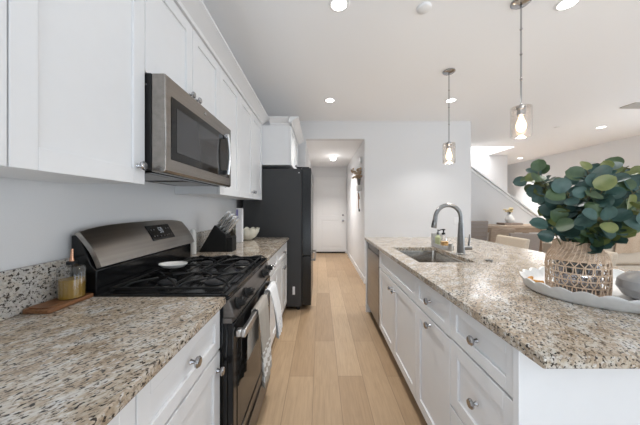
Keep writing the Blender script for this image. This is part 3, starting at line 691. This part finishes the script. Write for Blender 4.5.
# ================================================================== things on the left counter
bm = B(); prism(bm, rr(-1.027, -0.928, 0.855, 1.030, 0.012), 0.9150, 0.930, 'Z')
bd = tag(obj('serving_board', bm, M['wood_d'], None, 0.003, base=(-0.98, 0.94, 0.915)), 'dark wooden board against the backsplash under the oil bottle', 'board')
bm = B(); prism(bm, rr(-1.018, -0.940, 0.865, 0.910, 0.012), 0.9302, 0.9330, 'Z'); obj('inlay', bm, M['wood_d'], bd)
ox, oy, oz = -0.972, 0.978, 0.9335
t = thing('oil_bottle', (ox, oy, oz-0.003), 'ribbed clear oil bottle half full of golden oil on the wooden board', 'oil bottle')
rib = lambda a, h: 1+0.035*abs(math.cos(a*9))
bm = B(); lathe(bm, [(0, 0), (0.038, 0), (0.041, 0.004), (0.041, 0.112), (0.036, 0.122), (0.017, 0.126), (0.014, 0.128), (0.014, 0.136)], (ox, oy, oz-0.0028), 'Z', 72, 0, rib); obj('bottle', bm, M['glass'], t)
bm = B(); lathe(bm, [(0, 0.003), (0.0375, 0.003), (0.0375, 0.073), (0, 0.073)], (ox, oy, oz-0.0028), 'Z', 72, 0, rib); obj('oil', bm, M['amber'], t)
bm = B(); lathe(bm, [(0, 0.1285), (0.0165, 0.1285), (0.0165, 0.139), (0.010, 0.141), (0, 0.141)], (ox, oy, oz-0.0028), 'Z', 20); cp_ = obj('collar', bm, M['blackm'], t)
bm = B(); tube(bm, [(ox, oy, oz+0.137), (ox, oy, oz+0.155), (ox+0.002, oy, oz+0.186)], [0.009, 0.0055, 0.004], 12); obj('spout', bm, M['copper'], cp_)

# knife block
kx, ky = -1.002, 2.06
t = thing('knife_block', (-0.87, 2.10, 0.915), 'black slanted knife block on the counter beyond the stove', 'knife block')
bm = B(); pr = [(0, 0.001), (0.225, 0.001), (0.225, 0.145), (0.128, 0.222)]
prism(bm, [(kx+a, 0.914+b) for a, b in pr], ky, ky+0.11, 'Y'); kb = obj('block', bm, M['blackm'], t, 0.004)
bm = B(); prism(bm, [(kx+0.226, 0.915), (kx+0.275, 0.915), (kx+0.275, 1.035), (kx+0.226, 1.035)], ky+0.004, ky+0.106, 'Y'); obj('front_rest', bm, M['blackm'], t, 0.003)
p0 = Vector((kx+0.128, 0, 0.914+0.222)); p1 = Vector((kx+0.225, 0, 0.914+0.145)); dd = (p1-p0); nn = Vector((-dd.z, 0, dd.x)); nn = nn if nn.z > 0 else -nn; nn.normalize()
def make_knife(base, ln_, first=None):
    if first is not None:
        k = copy_tree(first); k.location = base; return k
    k = thing('kitchen_knife', base, 'steel handled kitchen knife slotted in the black knife block', 'knife', 'knives in the knife block')
    b = Vector(base)
    bm = B(); tube(bm, [b+nn*0.001, b+nn*0.014], [0.0075, 0.009], 10); obj('bolster', bm, M['knife'], k)
    bm = B(); tube(bm, [b+nn*0.0145, b+nn*0.06, b+nn*0.12, b+nn*ln_, b+nn*(ln_+0.008)], [0.0085, 0.0075, 0.0085, 0.011, 0.007], 10); obj('handle', bm, M['knife'], k)
    bm = B(); tube(bm, [b+nn*0.03+Vector((0.0, -0.0078, 0)), b+nn*0.095+Vector((0, -0.0082, 0))], 0.003, 6); obj('grip_inlay', bm, M['blackm'], k)
    return k
first = None
for i, s in enumerate((0.10, 0.38, 0.64, 0.90)):
    for j, y in enumerate((ky+0.022, ky+0.055, ky+0.088)):
        if i == 3 and j == 2: continue
        b = p0+dd*s; b.y = y
        k = make_knife(b + nn*0.0005, 0.148, first)
        if first is None: first = k

# canister, carton, bowl
bm = B(); lathe(bm, [(0, 0), (0.022, 0), (0.024, 0.003), (0.024, 0.155), (0.02, 0.17), (0.02, 0.19), (0.012, 0.198), (0, 0.198)], (-1.0, 1.965, 0.915), 'Z', 20); tag(obj('canister', bm, M['white'], None, base=(-1.0, 1.965, 0.915)), 'slim white canister in the corner between stove and knife block', 'canister')
t = thing('carton', (-0.895, 2.67, 0.915), 'tall white carton with a lavender stripe behind the knife block', 'carton')
bm = B(); box(bm, -0.893, -0.828, 2.64, 2.69, 0.915, 1.275); obj('box', bm, M['paper'], t, 0.003)
bm = B(); box(bm, -0.888, -0.868, 2.6392, 2.6398, 1.14, 1.262); obj('printed_stripe', bm, M['lav'], t)
bm = B(); lob = lambda a, h: 1+0.07*abs(math.sin(a*6))*min(1, h/0.05+0.2)
bx_, by_ = -0.845, 2.865
R3 = []; seg = 96
for (r, h, sc) in ((0.0, 0.012, 0), (0.055, 0.012, 0), (0.095, 0.035, .2), (0.122, 0.075, .6), (0.132, 0.112, 1), (0.138, 0.112, 1), (0.128, 0.072, .6), (0.10, 0.03, .2), (0.062, 0.004, 0), (0.055, 0.0, 0), (0, 0.0, 0)):
    if r == 0: R3.append([bm.verts.new((bx_, by_, 0.915+h))]); continue
    R3.append([bm.verts.new((bx_+r*lob(2*PI*k/seg, h)*math.cos(2*PI*k/seg), by_+r*lob(2*PI*k/seg, h)*math.sin(2*PI*k/seg), 0.915+h+sc*0.022*abs(math.sin(12*PI*k/seg)))) for k in range(seg)])
for a, b in zip(R3, R3[1:]):
    for k in range(seg):
        k2 = (k+1) % seg
        if len(a) == 1: bm.faces.new([a[0], b[k], b[k2]])
        elif len(b) == 1: bm.faces.new([a[k], a[k2], b[0]])
        else: bm.faces.new([a[k], a[k2], b[k2], b[k]])
bmesh.ops.recalc_face_normals(bm, faces=bm.faces)
tag(obj('fruit_bowl', bm, M['cream'], None, base=(bx_, by_, 0.915)), 'cream scalloped ceramic bowl on the counter beside the refrigerator', 'bowl')

# ================================================================== island centrepiece
tx, ty, tR = 1.255, 1.065, 0.338; tQ = 0.255/0.345
bm = B(); seg = 208; NS = 26
def sc_(k): return abs(math.sin(NS*PI*k/seg))
R3 = []
for (r, h, s) in ((0, 0.010, 0), (tR-0.035, 0.010, 0), (tR-0.022, 0.016, 0), (tR-0.008, 0.042, 1), (tR+0.004, 0.043, 1), (tR-0.004, 0.012, 0), (tR-0.018, 0.0, 0), (0, 0, 0)):
    if r == 0: R3.append([bm.verts.new((tx, ty, 0.915+h))]); continue
    R3.append([bm.verts.new((tx+(r+0.010*s*sc_(k))*math.cos(2*PI*k/seg), ty+tQ*(r+0.010*s*sc_(k))*math.sin(2*PI*k/seg), 0.915+h+0.013*s*sc_(k))) for k in range(seg)])
for a, b in zip(R3, R3[1:]):
    for k in range(seg):
        k2 = (k+1) % seg
        if len(a) == 1: bm.faces.new([a[0], b[k], b[k2]])
        elif len(b) == 1: bm.faces.new([a[k], a[k2], b[0]])
        else: bm.faces.new([a[k], a[k2], b[k2], b[k]])
bmesh.ops.recalc_face_normals(bm, faces=bm.faces)
tag(obj('serving_tray', bm, M['trayw'], None, base=(tx, ty, 0.915)), 'oval white tray with scalloped rim on the island countertop', 'tray')
TZ = 0.9255
# woven vase
vx, vy = 1.088, 1.062; VH = 0.214
t = thing('woven_vase', (vx, vy, TZ), 'rattan woven vase with open lattice body standing on the white tray', 'vase')
def vr(h):   # radius at height h
    P_ = [(0, 0.094), (0.02, 0.097), (0.11, 0.098), (0.145, 0.095), (0.165, 0.088), (0.185, 0.074), (VH, 0.072)]
    for (a, ra), (b, rb) in zip(P_, P_[1:]):
        if h <= b: return ra+(rb-ra)*(h-a)/(b-a)
    return P_[-1][1]
bm = B()
def ring(h, r, wob=0.0, n=48, ph=0.0):
    pts = [(vx+(vr(h)+wob*math.sin(k*PI+ph))*math.cos(2*PI*k/n), vy+(vr(h)+wob*math.sin(k*PI+ph))*math.sin(2*PI*k/n), TZ+h+0.001) for k in range(n+1)]
    tube(bm, pts, r, 5, 0, False)
for h in (0.004, 0.010, 0.036, 0.062, 0.088, 0.114, 0.138): ring(h, 0.0026)
h = 0.143; i = 0
while h < VH: ring(h, 0.0021, 0, 60); h += 0.0052; i += 1
for s in (-1, 1):
    for q in range(22):
        a0 = 2*PI*q/22; pts = []
        for k in range(15):
            hh = 0.002+0.14*k/14; a = a0+s*(0.55*k/14+0.03*math.sin(k*PI/2)); r = vr(hh)+0.0012*s
            pts.append((vx+r*math.cos(a), vy+r*math.sin(a), TZ+hh+0.001))
        tube(bm, pts, 0.0021, 5)
for q in range(40):
    a = 2*PI*q/40
    tube(bm, [(vx+(vr(hh)+0.0016)*math.cos(a+0.05*k), vy+(vr(hh)+0.0016)*math.sin(a+0.05*k), TZ+hh) for k, hh in enumerate((0.138, 0.15, 0.163, 0.176, 0.19, VH))], 0.0019, 5)
obj('weave', bm, M['rattan'], t, smooth=60)
bm = B(); lathe(bm, [(0, 0.001), (0.088, 0.001), (0.088, 0.004), (0, 0.004)], (vx, vy, TZ+0.0002), 'Z', 32); obj('base', bm, M['rattan'], t)
bm = B(); lathe(bm, [(0, 0.005), (0.068, 0.005), (0.072, 0.012), (0.072, 0.135), (0.060, 0.16), (0.055, 0.19)], (vx, vy, TZ), 'Z', 32); obj('glass_liner', bm, M['liner'], t)

# eucalyptus
random.seed(11); rnd = random
t = thing('eucalyptus', (vx, vy, TZ+0.02), 'bunch of dark teal and olive eucalyptus branches standing in the woven vase', 'plant')
sb, lb = B(), B()
def leaf(bm, p, d, n, L, W, mi):
    d = d.normalized(); s = d.cross(n)
    if s.length < 1e-3: s = d.cross(Vector((1, 0, 0.2)))
    s.normalize(); n = s.cross(d).normalized(); rows = []
    cup = rnd.uniform(0.06, 0.2); bend = rnd.uniform(-0.15, 0.25)
    K = 8
    for i in range(K+1):
        u = i/K; hw = W*math.sqrt(max(0, 1-(2*u-1)**2))*0.5*(1.05-0.1*u)
        c = p + d*(L*u) - n*(L*bend*u*u)
        if i in (0, K): rows.append([bm.verts.new(c)])
        else: rows.append([bm.verts.new(c+s*hw*q+n*(abs(q)**1.5*hw*cup*2.0)) for q in (-1, -0.5, 0, 0.5, 1)])
    for a, b in zip(rows, rows[1:]):
        if len(a) == 1:
            fs = [bm.faces.new([a[0], b[k+1], b[k]]) for k in range(4)]
        elif len(b) == 1: fs = [bm.faces.new([a[k], a[k+1], b[0]]) for k in range(4)]
        else: fs = [bm.faces.new([a[k], a[k+1], b[k+1], b[k]]) for k in range(4)]
        for f in fs: f.material_index = mi
def branch(az, reach, top, droop=0.0, nl=10, scale=1.0):
    o = Vector((vx+0.03*math.cos(az), vy+0.03*math.sin(az), TZ+0.08)); pts = []
    N_ = 14
    for k in range(N_+1):
        u = k/N_; r = 0.03+reach*(u**1.7); z = TZ+0.08+(top-TZ-0.08)*(1-(1-u)**1.35) - droop*max(0, u-0.55)**1.5
        a = az+0.25*math.sin(u*3+az*3)
        pts.append(Vector((vx+r*math.cos(a), vy+r*math.sin(a), z)))
    tube(sb, pts, [0.0034*(1-0.65*k/N_) for k in range(N_+1)], 6)
    nl += 1 if nl > 3 else 0
    for q in range(nl):
        u = 0.36+0.64*(q+0.5)/nl; i = min(N_-1, int(u*N_)); fr = u*N_-i
        p = pts[i].lerp(pts[i+1], fr); tg = (pts[i+1]-pts[i]).normalized()
        sd = tg.cross(Vector((0, 0, 1))).normalized(); up = sd.cross(tg)
        for s in (-1, 1):
            ang = rnd.uniform(0, 2*PI)
            d = (sd*math.cos(ang)+up*math.sin(ang))*0.9*s + tg*rnd.uniform(0.15, 0.6) + Vector((0, 0, rnd.uniform(-0.25, 0.3)))
            d.normalize(); L = rnd.uniform(0.042, 0.065)*scale
            pe = p+d*0.012
            tube(sb, [p, pe], 0.0012, 4)
            nrm = Vector((rnd.uniform(-0.6, 0.4)-0.35, -0.75+rnd.uniform(-0.5, 0.5), rnd.uniform(-0.1, 0.9)))
            out = (p-Vector((vx, vy, p.z)))
            mi = 2 if rnd.random() < 0.22 else (1 if rnd.random() < 0.3 else 0)
            leaf(lb, pe, d, nrm, L, L*rnd.uniform(0.86, 1.02), mi)
for (az, reach, top, dr, nl) in (
    (180, 0.13, 1.43, 0, 8), (205, 0.14, 1.36, 0.08, 8), (165, 0.11, 1.44, 0, 8), (230, 0.09, 1.42, 0, 8), (290, 0.08, 1.42, 0, 8), (330, 0.14, 1.45, 0, 8), (225, 0.14, 1.35, 0, 8), (240, 0.17, 1.27, 0.1, 7), (205, 0.12, 1.25, 0.05, 7),
    (270, 0.10, 1.34, 0, 8), (290, 0.16, 1.29, 0.05, 8), (315, 0.17, 1.37, 0, 8), (335, 0.22, 1.33, 0.08, 9), (350, 0.24, 1.42, 0, 9), (10, 0.22, 1.46, 0, 9),
    (30, 0.16, 1.43, 0, 7), (60, 0.12, 1.40, 0, 7), (100, 0.12, 1.40, 0, 7), (140, 0.13, 1.41, 0, 7), (250, 0.07, 1.34, 0, 8), (0, 0.08, 1.38, 0, 8), (190, 0.08, 1.33, 0, 8),
    (275, 0.12, 1.24, 0.05, 7), (310, 0.13, 1.25, 0.03, 7), (345, 0.15, 1.27, 0.05, 7), (20, 0.26, 1.36, 0.05, 8), (197, 0.19, 1.235, 0.1, 2), (5, 0.30, 1.40, 0.05, 8), (340, 0.27, 1.38, 0.05, 8)):
    branch(math.radians(az), reach, top, dr, nl)
obj('stems', sb, M['stem'], t, smooth=60); obj('leaves', lb, [M['leaf_a'], M['leaf_b'], M['leaf_c']], t, smooth=80)

# grey squat pot and bead garland on the tray
gx, gy = 1.268, 0.94
bm = B(); lathe(bm, [(0, 0), (0.055, 0), (0.085, 0.014), (0.102, 0.045), (0.098, 0.075), (0.075, 0.098), (0.045, 0.106), (0.034, 0.108), (0.032, 0.103), (0.03, 0.09), (0, 0.088)], (gx, gy, TZ), 'Z', 36, 0, lambda a, h: 1+0.02*math.cos(2*a+1)); tag(obj('stoneware_pot', bm, M['gceram'], None, base=(gx, gy, TZ)), 'squat grey stoneware pot on the right of the white tray', 'pot')
bm = B(); rnd.seed(5)
for k in range(11):
    a = 2.0+0.26*k; c = (1.065+0.045*math.cos(a)-0.01*k*0.3, 1.215+0.025*math.sin(a)-0.003*k, TZ+0.0085)
    lathe(bm, [(0, -0.008), (0.005, -0.0065), (0.008, 0), (0.005, 0.0065), (0, 0.008)], c, 'Z', 10)
tag(obj('bead_garland', bm, M['orange'], None, base=(1.06, 1.25, TZ)), 'amber wooden bead garland lying in the tray behind the vase', 'garland')

# ================================================================== ceiling lights
def downlight(x, y, z, label, power, r=0.055):
    t = thing('recessed_light', (x, y, z), label, 'ceiling light')
    bm = B(); lathe(bm, [(r, -0.001), (r+0.018, -0.001), (r+0.016, -0.006), (r, -0.008), (r, -0.001)], (x, y, z), 'Z', 32); obj('trim_ring', bm, M['trim'], t)
    bm = B(); lathe(bm, [(0, -0.002), (r-0.001, -0.002), (r-0.001, -0.005), (0, -0.006)], (x, y, z), 'Z', 32); obj('diffuser', bm, M['lamp'], t)
    l = area_light('recessed_lamp', (x, y, z-0.012), (0, 0, 0), 2*r, 0, power, (1.0, 0.985, 0.96), 'DISK', math.radians(95))
DP = 6.2
downlight(0.134, 1.79, CEIL, 'round recessed ceiling light at the top of the photo over the aisle', DP)
downlight(1.76, 1.78, CEIL, 'round recessed ceiling light above the near pendant, top right', DP)
downlight(0.13, 3.39, CEIL, 'round recessed ceiling light in front of the hall opening', DP)
downlight(1.77, 3.39, CEIL, 'round recessed ceiling light just behind the far pendant', DP)
downlight(5.08, 4.52, CEIL, 'round recessed ceiling light above the right of the plant', 24)
downlight(5.87, 7.34, CEIL, 'farthest round recessed ceiling light beyond the stair opening', 24)
t = thing('hall_light', (0.29, 5.66, 2.45), 'small flush dome light on the hall ceiling', 'ceiling light')
bm = B(); lathe(bm, [(0, -0.001), (0.07, -0.001), (0.07, -0.02), (0.05, -0.03), (0.0, -0.03)], (0.29, 5.66, 2.45), 'Z', 28); obj('canopy', bm, M['trim'], t)
bm = B(); lathe(bm, [(0.0, -0.0305), (0.062, -0.0305), (0.068, -0.05), (0.055, -0.085), (0.03, -0.10), (0, -0.105)], (0.29, 5.66, 2.45), 'Z', 28); obj('dome', bm, M['lamp'], t)
area_light('hall_lamp', (0.29, 5.66, 2.30), (0, 0, 0), 0.2, 0, 15, (1, 0.97, 0.94), 'DISK', math.radians(125))
def pendant(x, y, label, zb):
    t = thing('pendant_light', (x, y, CEIL), label, 'pendant light')
    bm = B(); lathe(bm, [(0, -0.001), (0.062, -0.001), (0.062, -0.012), (0.05, -0.022), (0.012, -0.026), (0, -0.03)], (x, y, CEIL), 'Z', 28); obj('canopy', bm, M['chrome'], t)
    bm = B(); z = CEIL-0.028; zt = zb+0.235; n = 4; st = (z-zt)/n
    for k in range(n):
        tube(bm, [(x, y, z-k*st-0.004), (x, y, z-(k+1)*st+0.012)], 0.0055, 10)
        lathe(bm, [(0, 0.013), (0.004, 0.012), (0.0085, 0.006), (0.0085, -0.002), (0.004, -0.006), (0, -0.006)], (x, y, z-(k+1)*st+0.004), 'Z', 10)
    obj('rod', bm, M['chrome'], t)
    bm = B(); lathe(bm, [(0, 0.238), (0.012, 0.236), (0.030, 0.228), (0.030, 0.205), (0.026, 0.2), (0.026, 0.165), (0.022, 0.16), (0, 0.16)], (x, y, zb), 'Z', 20); obj('socket', bm, M['chrome'], t)
    bm = B(); lathe(bm, [(0, 0.159), (0.013, 0.157), (0.016, 0.14), (0.027, 0.11), (0.031, 0.09), (0.026, 0.065), (0.012, 0.05), (0, 0.047)], (x, y, zb), 'Z', 20); obj('bulb', bm, M['bulb'], t)
    bm = B(); lathe(bm, [(0.031, 0.222), (0.060, 0.2215), (0.062, 0.218), (0.062, 0.014), (0.0605, 0.012), (0.059, 0.014), (0.059, 0.2185), (0.031, 0.219)], (x, y, zb), 'Z', 36); obj('glass_shade', bm, M['seedglass'], t)
    l = bpy.data.lights.new('pendant_lamp', 'POINT'); l.energy = 3.0; l.color = (1, 0.88, 0.72); l.shadow_soft_size = 0.03
    o = bpy.data.objects.new('pendant_lamp', l); C.objects.link(o); o.location = (x, y, zb+0.02)
pendant(1.418, 1.766, 'nearer clear glass pendant light hanging over the island sink corner', 1.768)
pendant(1.374, 2.67, 'farther small clear glass pendant light over the far end of the island', 1.745)
bm = B(); lathe(bm, [(0, -0.022), (0.038, -0.022), (0.047, -0.016), (0.05, -0.001), (0, -0.001)], (0.755, 1.82, CEIL), 'Z', 28); tag(obj('smoke_detector', bm, M['plastic'], None, base=(0.755, 1.82, CEIL)), 'round white smoke detector on the ceiling between two recessed lights', 'smoke detector')
bm = B(); lathe(bm, [(0, -0.012), (0.035, -0.012), (0.042, -0.001), (0, -0.001)], (4.27, 4.52, CEIL), 'Z', 20); tag(obj('sprinkler_cover', bm, M['plastic'], None, base=(4.27, 4.52, CEIL)), 'small round white cap on the ceiling left of the far recessed light', 'sprinkler')
t = thing('ceiling_vent', (4.5, 3.55, CEIL), 'beige louvred air vent in the ceiling at the right edge', 'vent')
bm = B(); vx0, vx1, vy0, vy1 = 4.36, 4.86, 3.46, 3.64
for q in ((vx0, vx1, vy0, vy0+0.02), (vx0, vx1, vy1-0.02, vy1), (vx0, vx0+0.02, vy0+0.02, vy1-0.02), (vx1-0.02, vx1, vy0+0.02, vy1-0.02)): box(bm, *q, CEIL-0.012, CEIL-0.001)
obj('frame', bm, M['vent'], t)
bm = B(); box(bm, vx0+0.02, vx1-0.02, vy0+0.02, vy1-0.02, CEIL-0.004, CEIL-0.001)
for k in range(9): bar(bm, (vx0+0.02, vy0+0.035+k*0.021, CEIL-0.008), (vx1-0.02, vy0+0.035+k*0.021, CEIL-0.008), 0.014, 0.002)
obj('louvre', bm, M['vent'], t)

# outlet on the back wall
t = thing('wall_outlet', (2.30, YB, 1.06), 'white outlet plate on the back wall behind the faucet', 'outlet')
bm = B(); box(bm, 2.262, 2.338, YB-0.006, YB-0.0005, 1.0, 1.12); pl = obj('plate', bm, M['plastic'], t, 0.002)
bm = B()
for z in (1.03, 1.09): box(bm, 2.284, 2.316, YB-0.0085, YB-0.0062, z-0.016, z+0.016)
obj('socket', bm, M['trim'], pl, 0.001)

# hall wall pieces
bm = B(); box(bm, 0.715, 0.7495, 4.52, 4.62, 2.10, 2.20); tag(obj('door_chime', bm, M['plastic'], None, 0.006, base=(0.73, 4.57, 2.1)), 'white chime box high on the hall wall above the dried flowers', 'chime box')
t = thing('wall_planter', (0.72, 4.62, 1.72), 'grey tin wall planter with dried flowers in the hall', 'planter')
bm = B(); lathe(bm, [(0, 0), (0.020, 0), (0.036, 0.10), (0.037, 0.12), (0.033, 0.12), (0.018, 0.01), (0, 0.01)], (0.712, 4.63, 1.70), 'Z', 18); obj('tin', bm, M['galv'], t)
bm = B(); rnd.seed(3)
for k in range(40):
    a = rnd.uniform(0, 2*PI); e_ = rnd.uniform(0.03, 0.17)
    q = Vector((min(0.733, 0.70+e_*0.9*math.cos(a)), 4.63+1.3*e_*math.sin(a), 1.70+rnd.uniform(0.13, 0.30)))
    tube(bm, [(0.712, 4.63, 1.80), q], [0.003, 0.002], 5)
    lathe(bm, [(0, -0.02), (0.018, -0.006), (0.02, 0.004), (0, 0.02)], q, 'Z', 6)
obj('dried_flowers', bm, M['dried'], t)
bm = B(); box(bm, 0.68, 0.7495, 4.56, 4.70, 1.59, 1.695); sf = tag(obj('key_shelf', bm, M['white'], None, 0.004, base=(0.715, 4.63, 1.59)), 'small white wall shelf below the dried flower planter', 'shelf')
bm = B()
for y in (4.60, 4.66): tube(bm, [(0.71, y, 1.589), (0.71, y, 1.565), (0.698, y, 1.558), (0.692, y, 1.568)], 0.003, 6)
obj('hook', bm, M['blackm'], sf)
t = thing('hanging_strap', (0.70, 4.62, 1.22), 'brown strap with dark clasp hanging from the hall wall shelf', 'strap')
bm = B(); bar(bm, (0.698, 4.60, 1.55), (0.705, 4.60, 1.26), 0.03, 0.012); bar(bm, (0.715, 4.66, 1.55), (0.725, 4.63, 1.44), 0.03, 0.012); obj('band', bm, M['strap'], t)
bm = B(); box(bm, 0.704, 0.728, 4.59, 4.62, 1.21, 1.259); obj('clasp', bm, M['blackm'], t, 0.004)

# ================================================================== dining area
t = thing('dining_table', (4.1, 5.56, 0), 'weathered wood dining table in front of the stair wall', 'table')
TT = 0.90
bm = B(); box(bm, 3.30, 4.85, 5.27, 5.85, TT-0.05, TT); obj('tabletop', bm, M['wood_t'], t, 0.004)
bm = B(); box(bm, 3.38, 4.77, 5.33, 5.36, TT-0.15, TT-0.0505); box(bm, 3.38, 4.77, 5.76, 5.79, TT-0.15, TT-0.0505); obj('apron', bm, M['wood_t'], t)
for x in (3.35, 4.70):
    for y in (5.30, 5.73):
        bm = B(); box(bm, x, x+0.09, y, y+0.09, 0.001, TT-0.151 if False else TT-0.0505); obj('leg', bm, M['wood_t'], t, 0.004)
bm = B(); box(bm, 4.00, 4.40, 5.42, 5.68, TT+0.001, TT+0.045); tag(obj('centre_box', bm, M['wood_c'], None, 0.004, base=(4.2, 5.55, TT)), 'low dark wooden box in the middle of the dining table', 'box')
cz = TT+0.046
t = thing('flower_vase', (4.20, 5.55, cz), 'white vase of cream flowers on the box on the dining table', 'vase')
bm = B(); lathe(bm, [(0, 0), (0.05, 0), (0.085, 0.05), (0.09, 0.09), (0.06, 0.15), (0.04, 0.18), (0.045, 0.2), (0.038, 0.2), (0.034, 0.18), (0, 0.17)], (4.20, 5.55, cz), 'Z', 24); obj('body', bm, M['white'], t)
bm = B(); rnd.seed(9)
for k in range(16):
    a = rnd.uniform(0, 2*PI); e_ = rnd.uniform(0.02, 0.12); q = Vector((4.20+e_*math.cos(a), 5.55+e_*math.sin(a), cz+rnd.uniform(0.24, 0.33)))
    tube(bm, [(4.20, 5.55, cz+0.175), q], 0.003, 5, 1)
    for j in range(5):
        b = a+j*2*PI/5; lathe(bm, [(0, -0.02), (0.018, 0), (0, 0.02)], q+Vector((0.02*math.cos(b), 0.02*math.sin(b), 0)), 'Z', 6)
obj('flowers', bm, [M['petal'], M['stem']], t)
def make_chair(name, label, group, H, seat, W, fab, wood, cat='chair'):
    """chair facing +Y, origin on the floor below the seat"""
    t = thing(name, (0, 0, 0), label, cat, group); h = W/2
    bm = B(); box(bm, -h, h, -0.22, 0.24, seat-0.07, seat); obj('seat', bm, fab, t, 0.015, seg=3)
    bm = B(); box(bm, -h+0.02, h-0.02, -0.20, 0.22, seat-0.11, seat-0.071); obj('seat_frame', bm, wood, t)
    for sx in (-1, 1):
        bm = B(); bar(bm, (sx*(h-0.025), 0.2, 0.001), (sx*(h-0.025), 0.2, seat-0.072), 0.042, 0.042); obj('leg', bm, wood, t, 0.003)
        bm = B(); bar(bm, (sx*(h-0.025), -0.24, 0.001), (sx*(h-0.025), -0.205, seat-0.072), 0.042, 0.042); obj('leg', bm, wood, t, 0.003)
    bm = B(); n = 5; zb = seat+0.03
    prism(bm, [(-0.22, zb), (-0.165, zb), (-0.215, H), (-0.27, H)], -h, h, 'X'); bk = obj('backrest', bm, fab, t, 0.015, seg=3)
    bm = B()
    for sx in (-1, 1): bar(bm, (sx*(h-0.03), -0.205, seat-0.1), (sx*(h-0.03), -0.203, zb+0.004), 0.03, 0.03)
    obj('back_support', bm, wood, t)
    if wood is M['wood_c']:
        bm = B()
        for k in range(1, n):
            z = zb+(H-zb)*k/n; f = (z-zb)/(H-zb); box(bm, -h+0.02, h-0.02, -0.223-0.05*f, -0.219-0.05*f, z-0.004, z+0.004)
        obj('seam', bm, wood, bk)
    return t
c = make_chair('dining_chair', 'brown grey dining chair with ribbed back at the left end of the dining table', None, 1.03, 0.62, 0.46, M['greyfab'], M['wood_c'])
c.location = (2.96, 5.0, 0); c.rotation_euler.z = 0.0
c2_ = make_chair('dining_chair', 'light brown wooden low backed chair at the front edge of the dining table', None, 0.885, 0.55, 0.46, M['wood_t'], M['wood_t'])
c2_.location = (3.45, 4.98, 0)
c3 = make_chair('dining_chair', 'low grey dining chair drawn up before the right end of the dining table', None, 0.86, 0.47, 0.46, M['greyfab'], M['wood_t'])
c3.location = (3.40, 4.36, 0); c3.rotation_euler.z = -0.15

# counter stools behind the island
s1 = make_chair('counter_stool', 'oat linen counter stool at the far end of the island beside the dining chairs', None, 0.935, 0.64, 0.46, M['beigefab'], M['wood_d'], 'stool')
s1.rotation_euler.z = PI/2; s1.location = (2.03, 2.96, 0)
s2 = copy_tree(s1); s2['label'] = 'oat linen counter stool tucked at the island behind the woven vase'; s2.location = (2.03, 2.15, 0)
for s in (s1, s2):
    pass

# ================================================================== living area
t = thing('sofa', (5.3, 4.1, 0), 'long beige fabric sofa in the living area at the right edge', 'sofa')
bm = B(); box(bm, 4.08, 6.33, 3.72, 4.60, 0.10, 0.42); obj('base', bm, M['sofafab'], t, 0.03, seg=3)
bm = B(); box(bm, 4.08, 6.33, 3.70, 3.94, 0.425, 0.93); obj('backrest', bm, M['sofafab'], t, 0.05, seg=3)
for x in (4.08, 6.10):
    bm = B(); box(bm, x, x+0.23, 3.945, 4.62, 0.425, 0.66); obj('armrest', bm, M['sofafab'], t, 0.04, seg=3)
for x in (4.315, 5.21):
    bm = B(); box(bm, x, x+0.885, 3.95, 4.60, 0.425, 0.55); obj('seat_cushion', bm, M['sofafab'], t, 0.03, seg=3)
for x in (4.15, 6.2):
    for y in (3.8, 4.5):
        bm = B(); box(bm, x, x+0.06, y, y+0.06, 0.001, 0.099); obj('leg', bm, M['wood_d'], t)
def cushion(loc, rot, s, m, label):
    bm = B(); n = 12; top, bot = [], []
    for i in range(n+1):
        for j in range(n+1):
            u, v = i/n*2-1, j/n*2-1; puff = (1-u**4)*(1-v**4); pin = 1-0.06*(u*u)*(v*v)*0 - 0.05*(1-abs(u*v))
            top.append(bm.verts.new((u*s*0.5*pin, v*s*0.5*pin, puff**0.6*0.075+0.001))); bot.append(bm.verts.new((u*s*0.5*pin, v*s*0.5*pin, -puff**0.6*0.075-0.001)))
    ix = lambda i, j: i*(n+1)+j
    for i in range(n):
        for j in range(n):
            bm.faces.new([top[ix(i, j)], top[ix(i+1, j)], top[ix(i+1, j+1)], top[ix(i, j+1)]]); bm.faces.new([bot[ix(i, j)], bot[ix(i, j+1)], bot[ix(i+1, j+1)], bot[ix(i+1, j)]])
    for e_ in (lambda k: ix(k, 0), lambda k: ix(k, n), lambda k: ix(0, k), lambda k: ix(n, k)):
        for k in range(n): bm.faces.new([top[e_(k)], top[e_(k+1)], bot[e_(k+1)], bot[e_(k)]])
    bmesh.ops.recalc_face_normals(bm, faces=bm.faces)
    o = tag(obj('cushion', bm, m, None, smooth=70), label, 'cushion'); o.location = loc; o.rotation_euler = rot
    return o
cushion((5.16, 4.075, 0.85), (math.radians(80), 0, 0.0), 0.58, M['cushion'], 'cream cushion propped against the sofa back at the right edge')
# throw draped over the sofa back
bm = B(); rows = []
for i in range(13):
    u = i/12; x = 4.33+0.62*u; col = []
    for k, (y, z) in enumerate(((3.690, 0.60), (3.688, 0.72), (3.686, 0.84), (3.688, 0.915), (3.71, 0.942), (3.80, 0.945), (3.93, 0.942), (3.953, 0.91), (3.956, 0.85))):
        wv = 0.008*(1+math.sin(u*19+k*0.4)); s_ = -1 if y < 3.8 else 1
        col.append(bm.verts.new((x+0.1*(k/8), y-wv if k < 4 else y, z+(wv if 4 <= k <= 6 else 0)+(0.04*u if k < 2 else 0))))
    rows.append(col)
for a, b in zip(rows, rows[1:]):
    for k in range(8): bm.faces.new([a[k], a[k+1], b[k+1], b[k]])
bmesh.ops.recalc_face_normals(bm, faces=bm.faces)
o = tag(obj('throw_blanket', bm, M['throw'], None, smooth=80), 'tan throw blanket draped over the back of the sofa', 'blanket')
s_ = o.modifiers.new('thick', 'SOLIDIFY'); s_.thickness = 0.006; s_.offset = 1
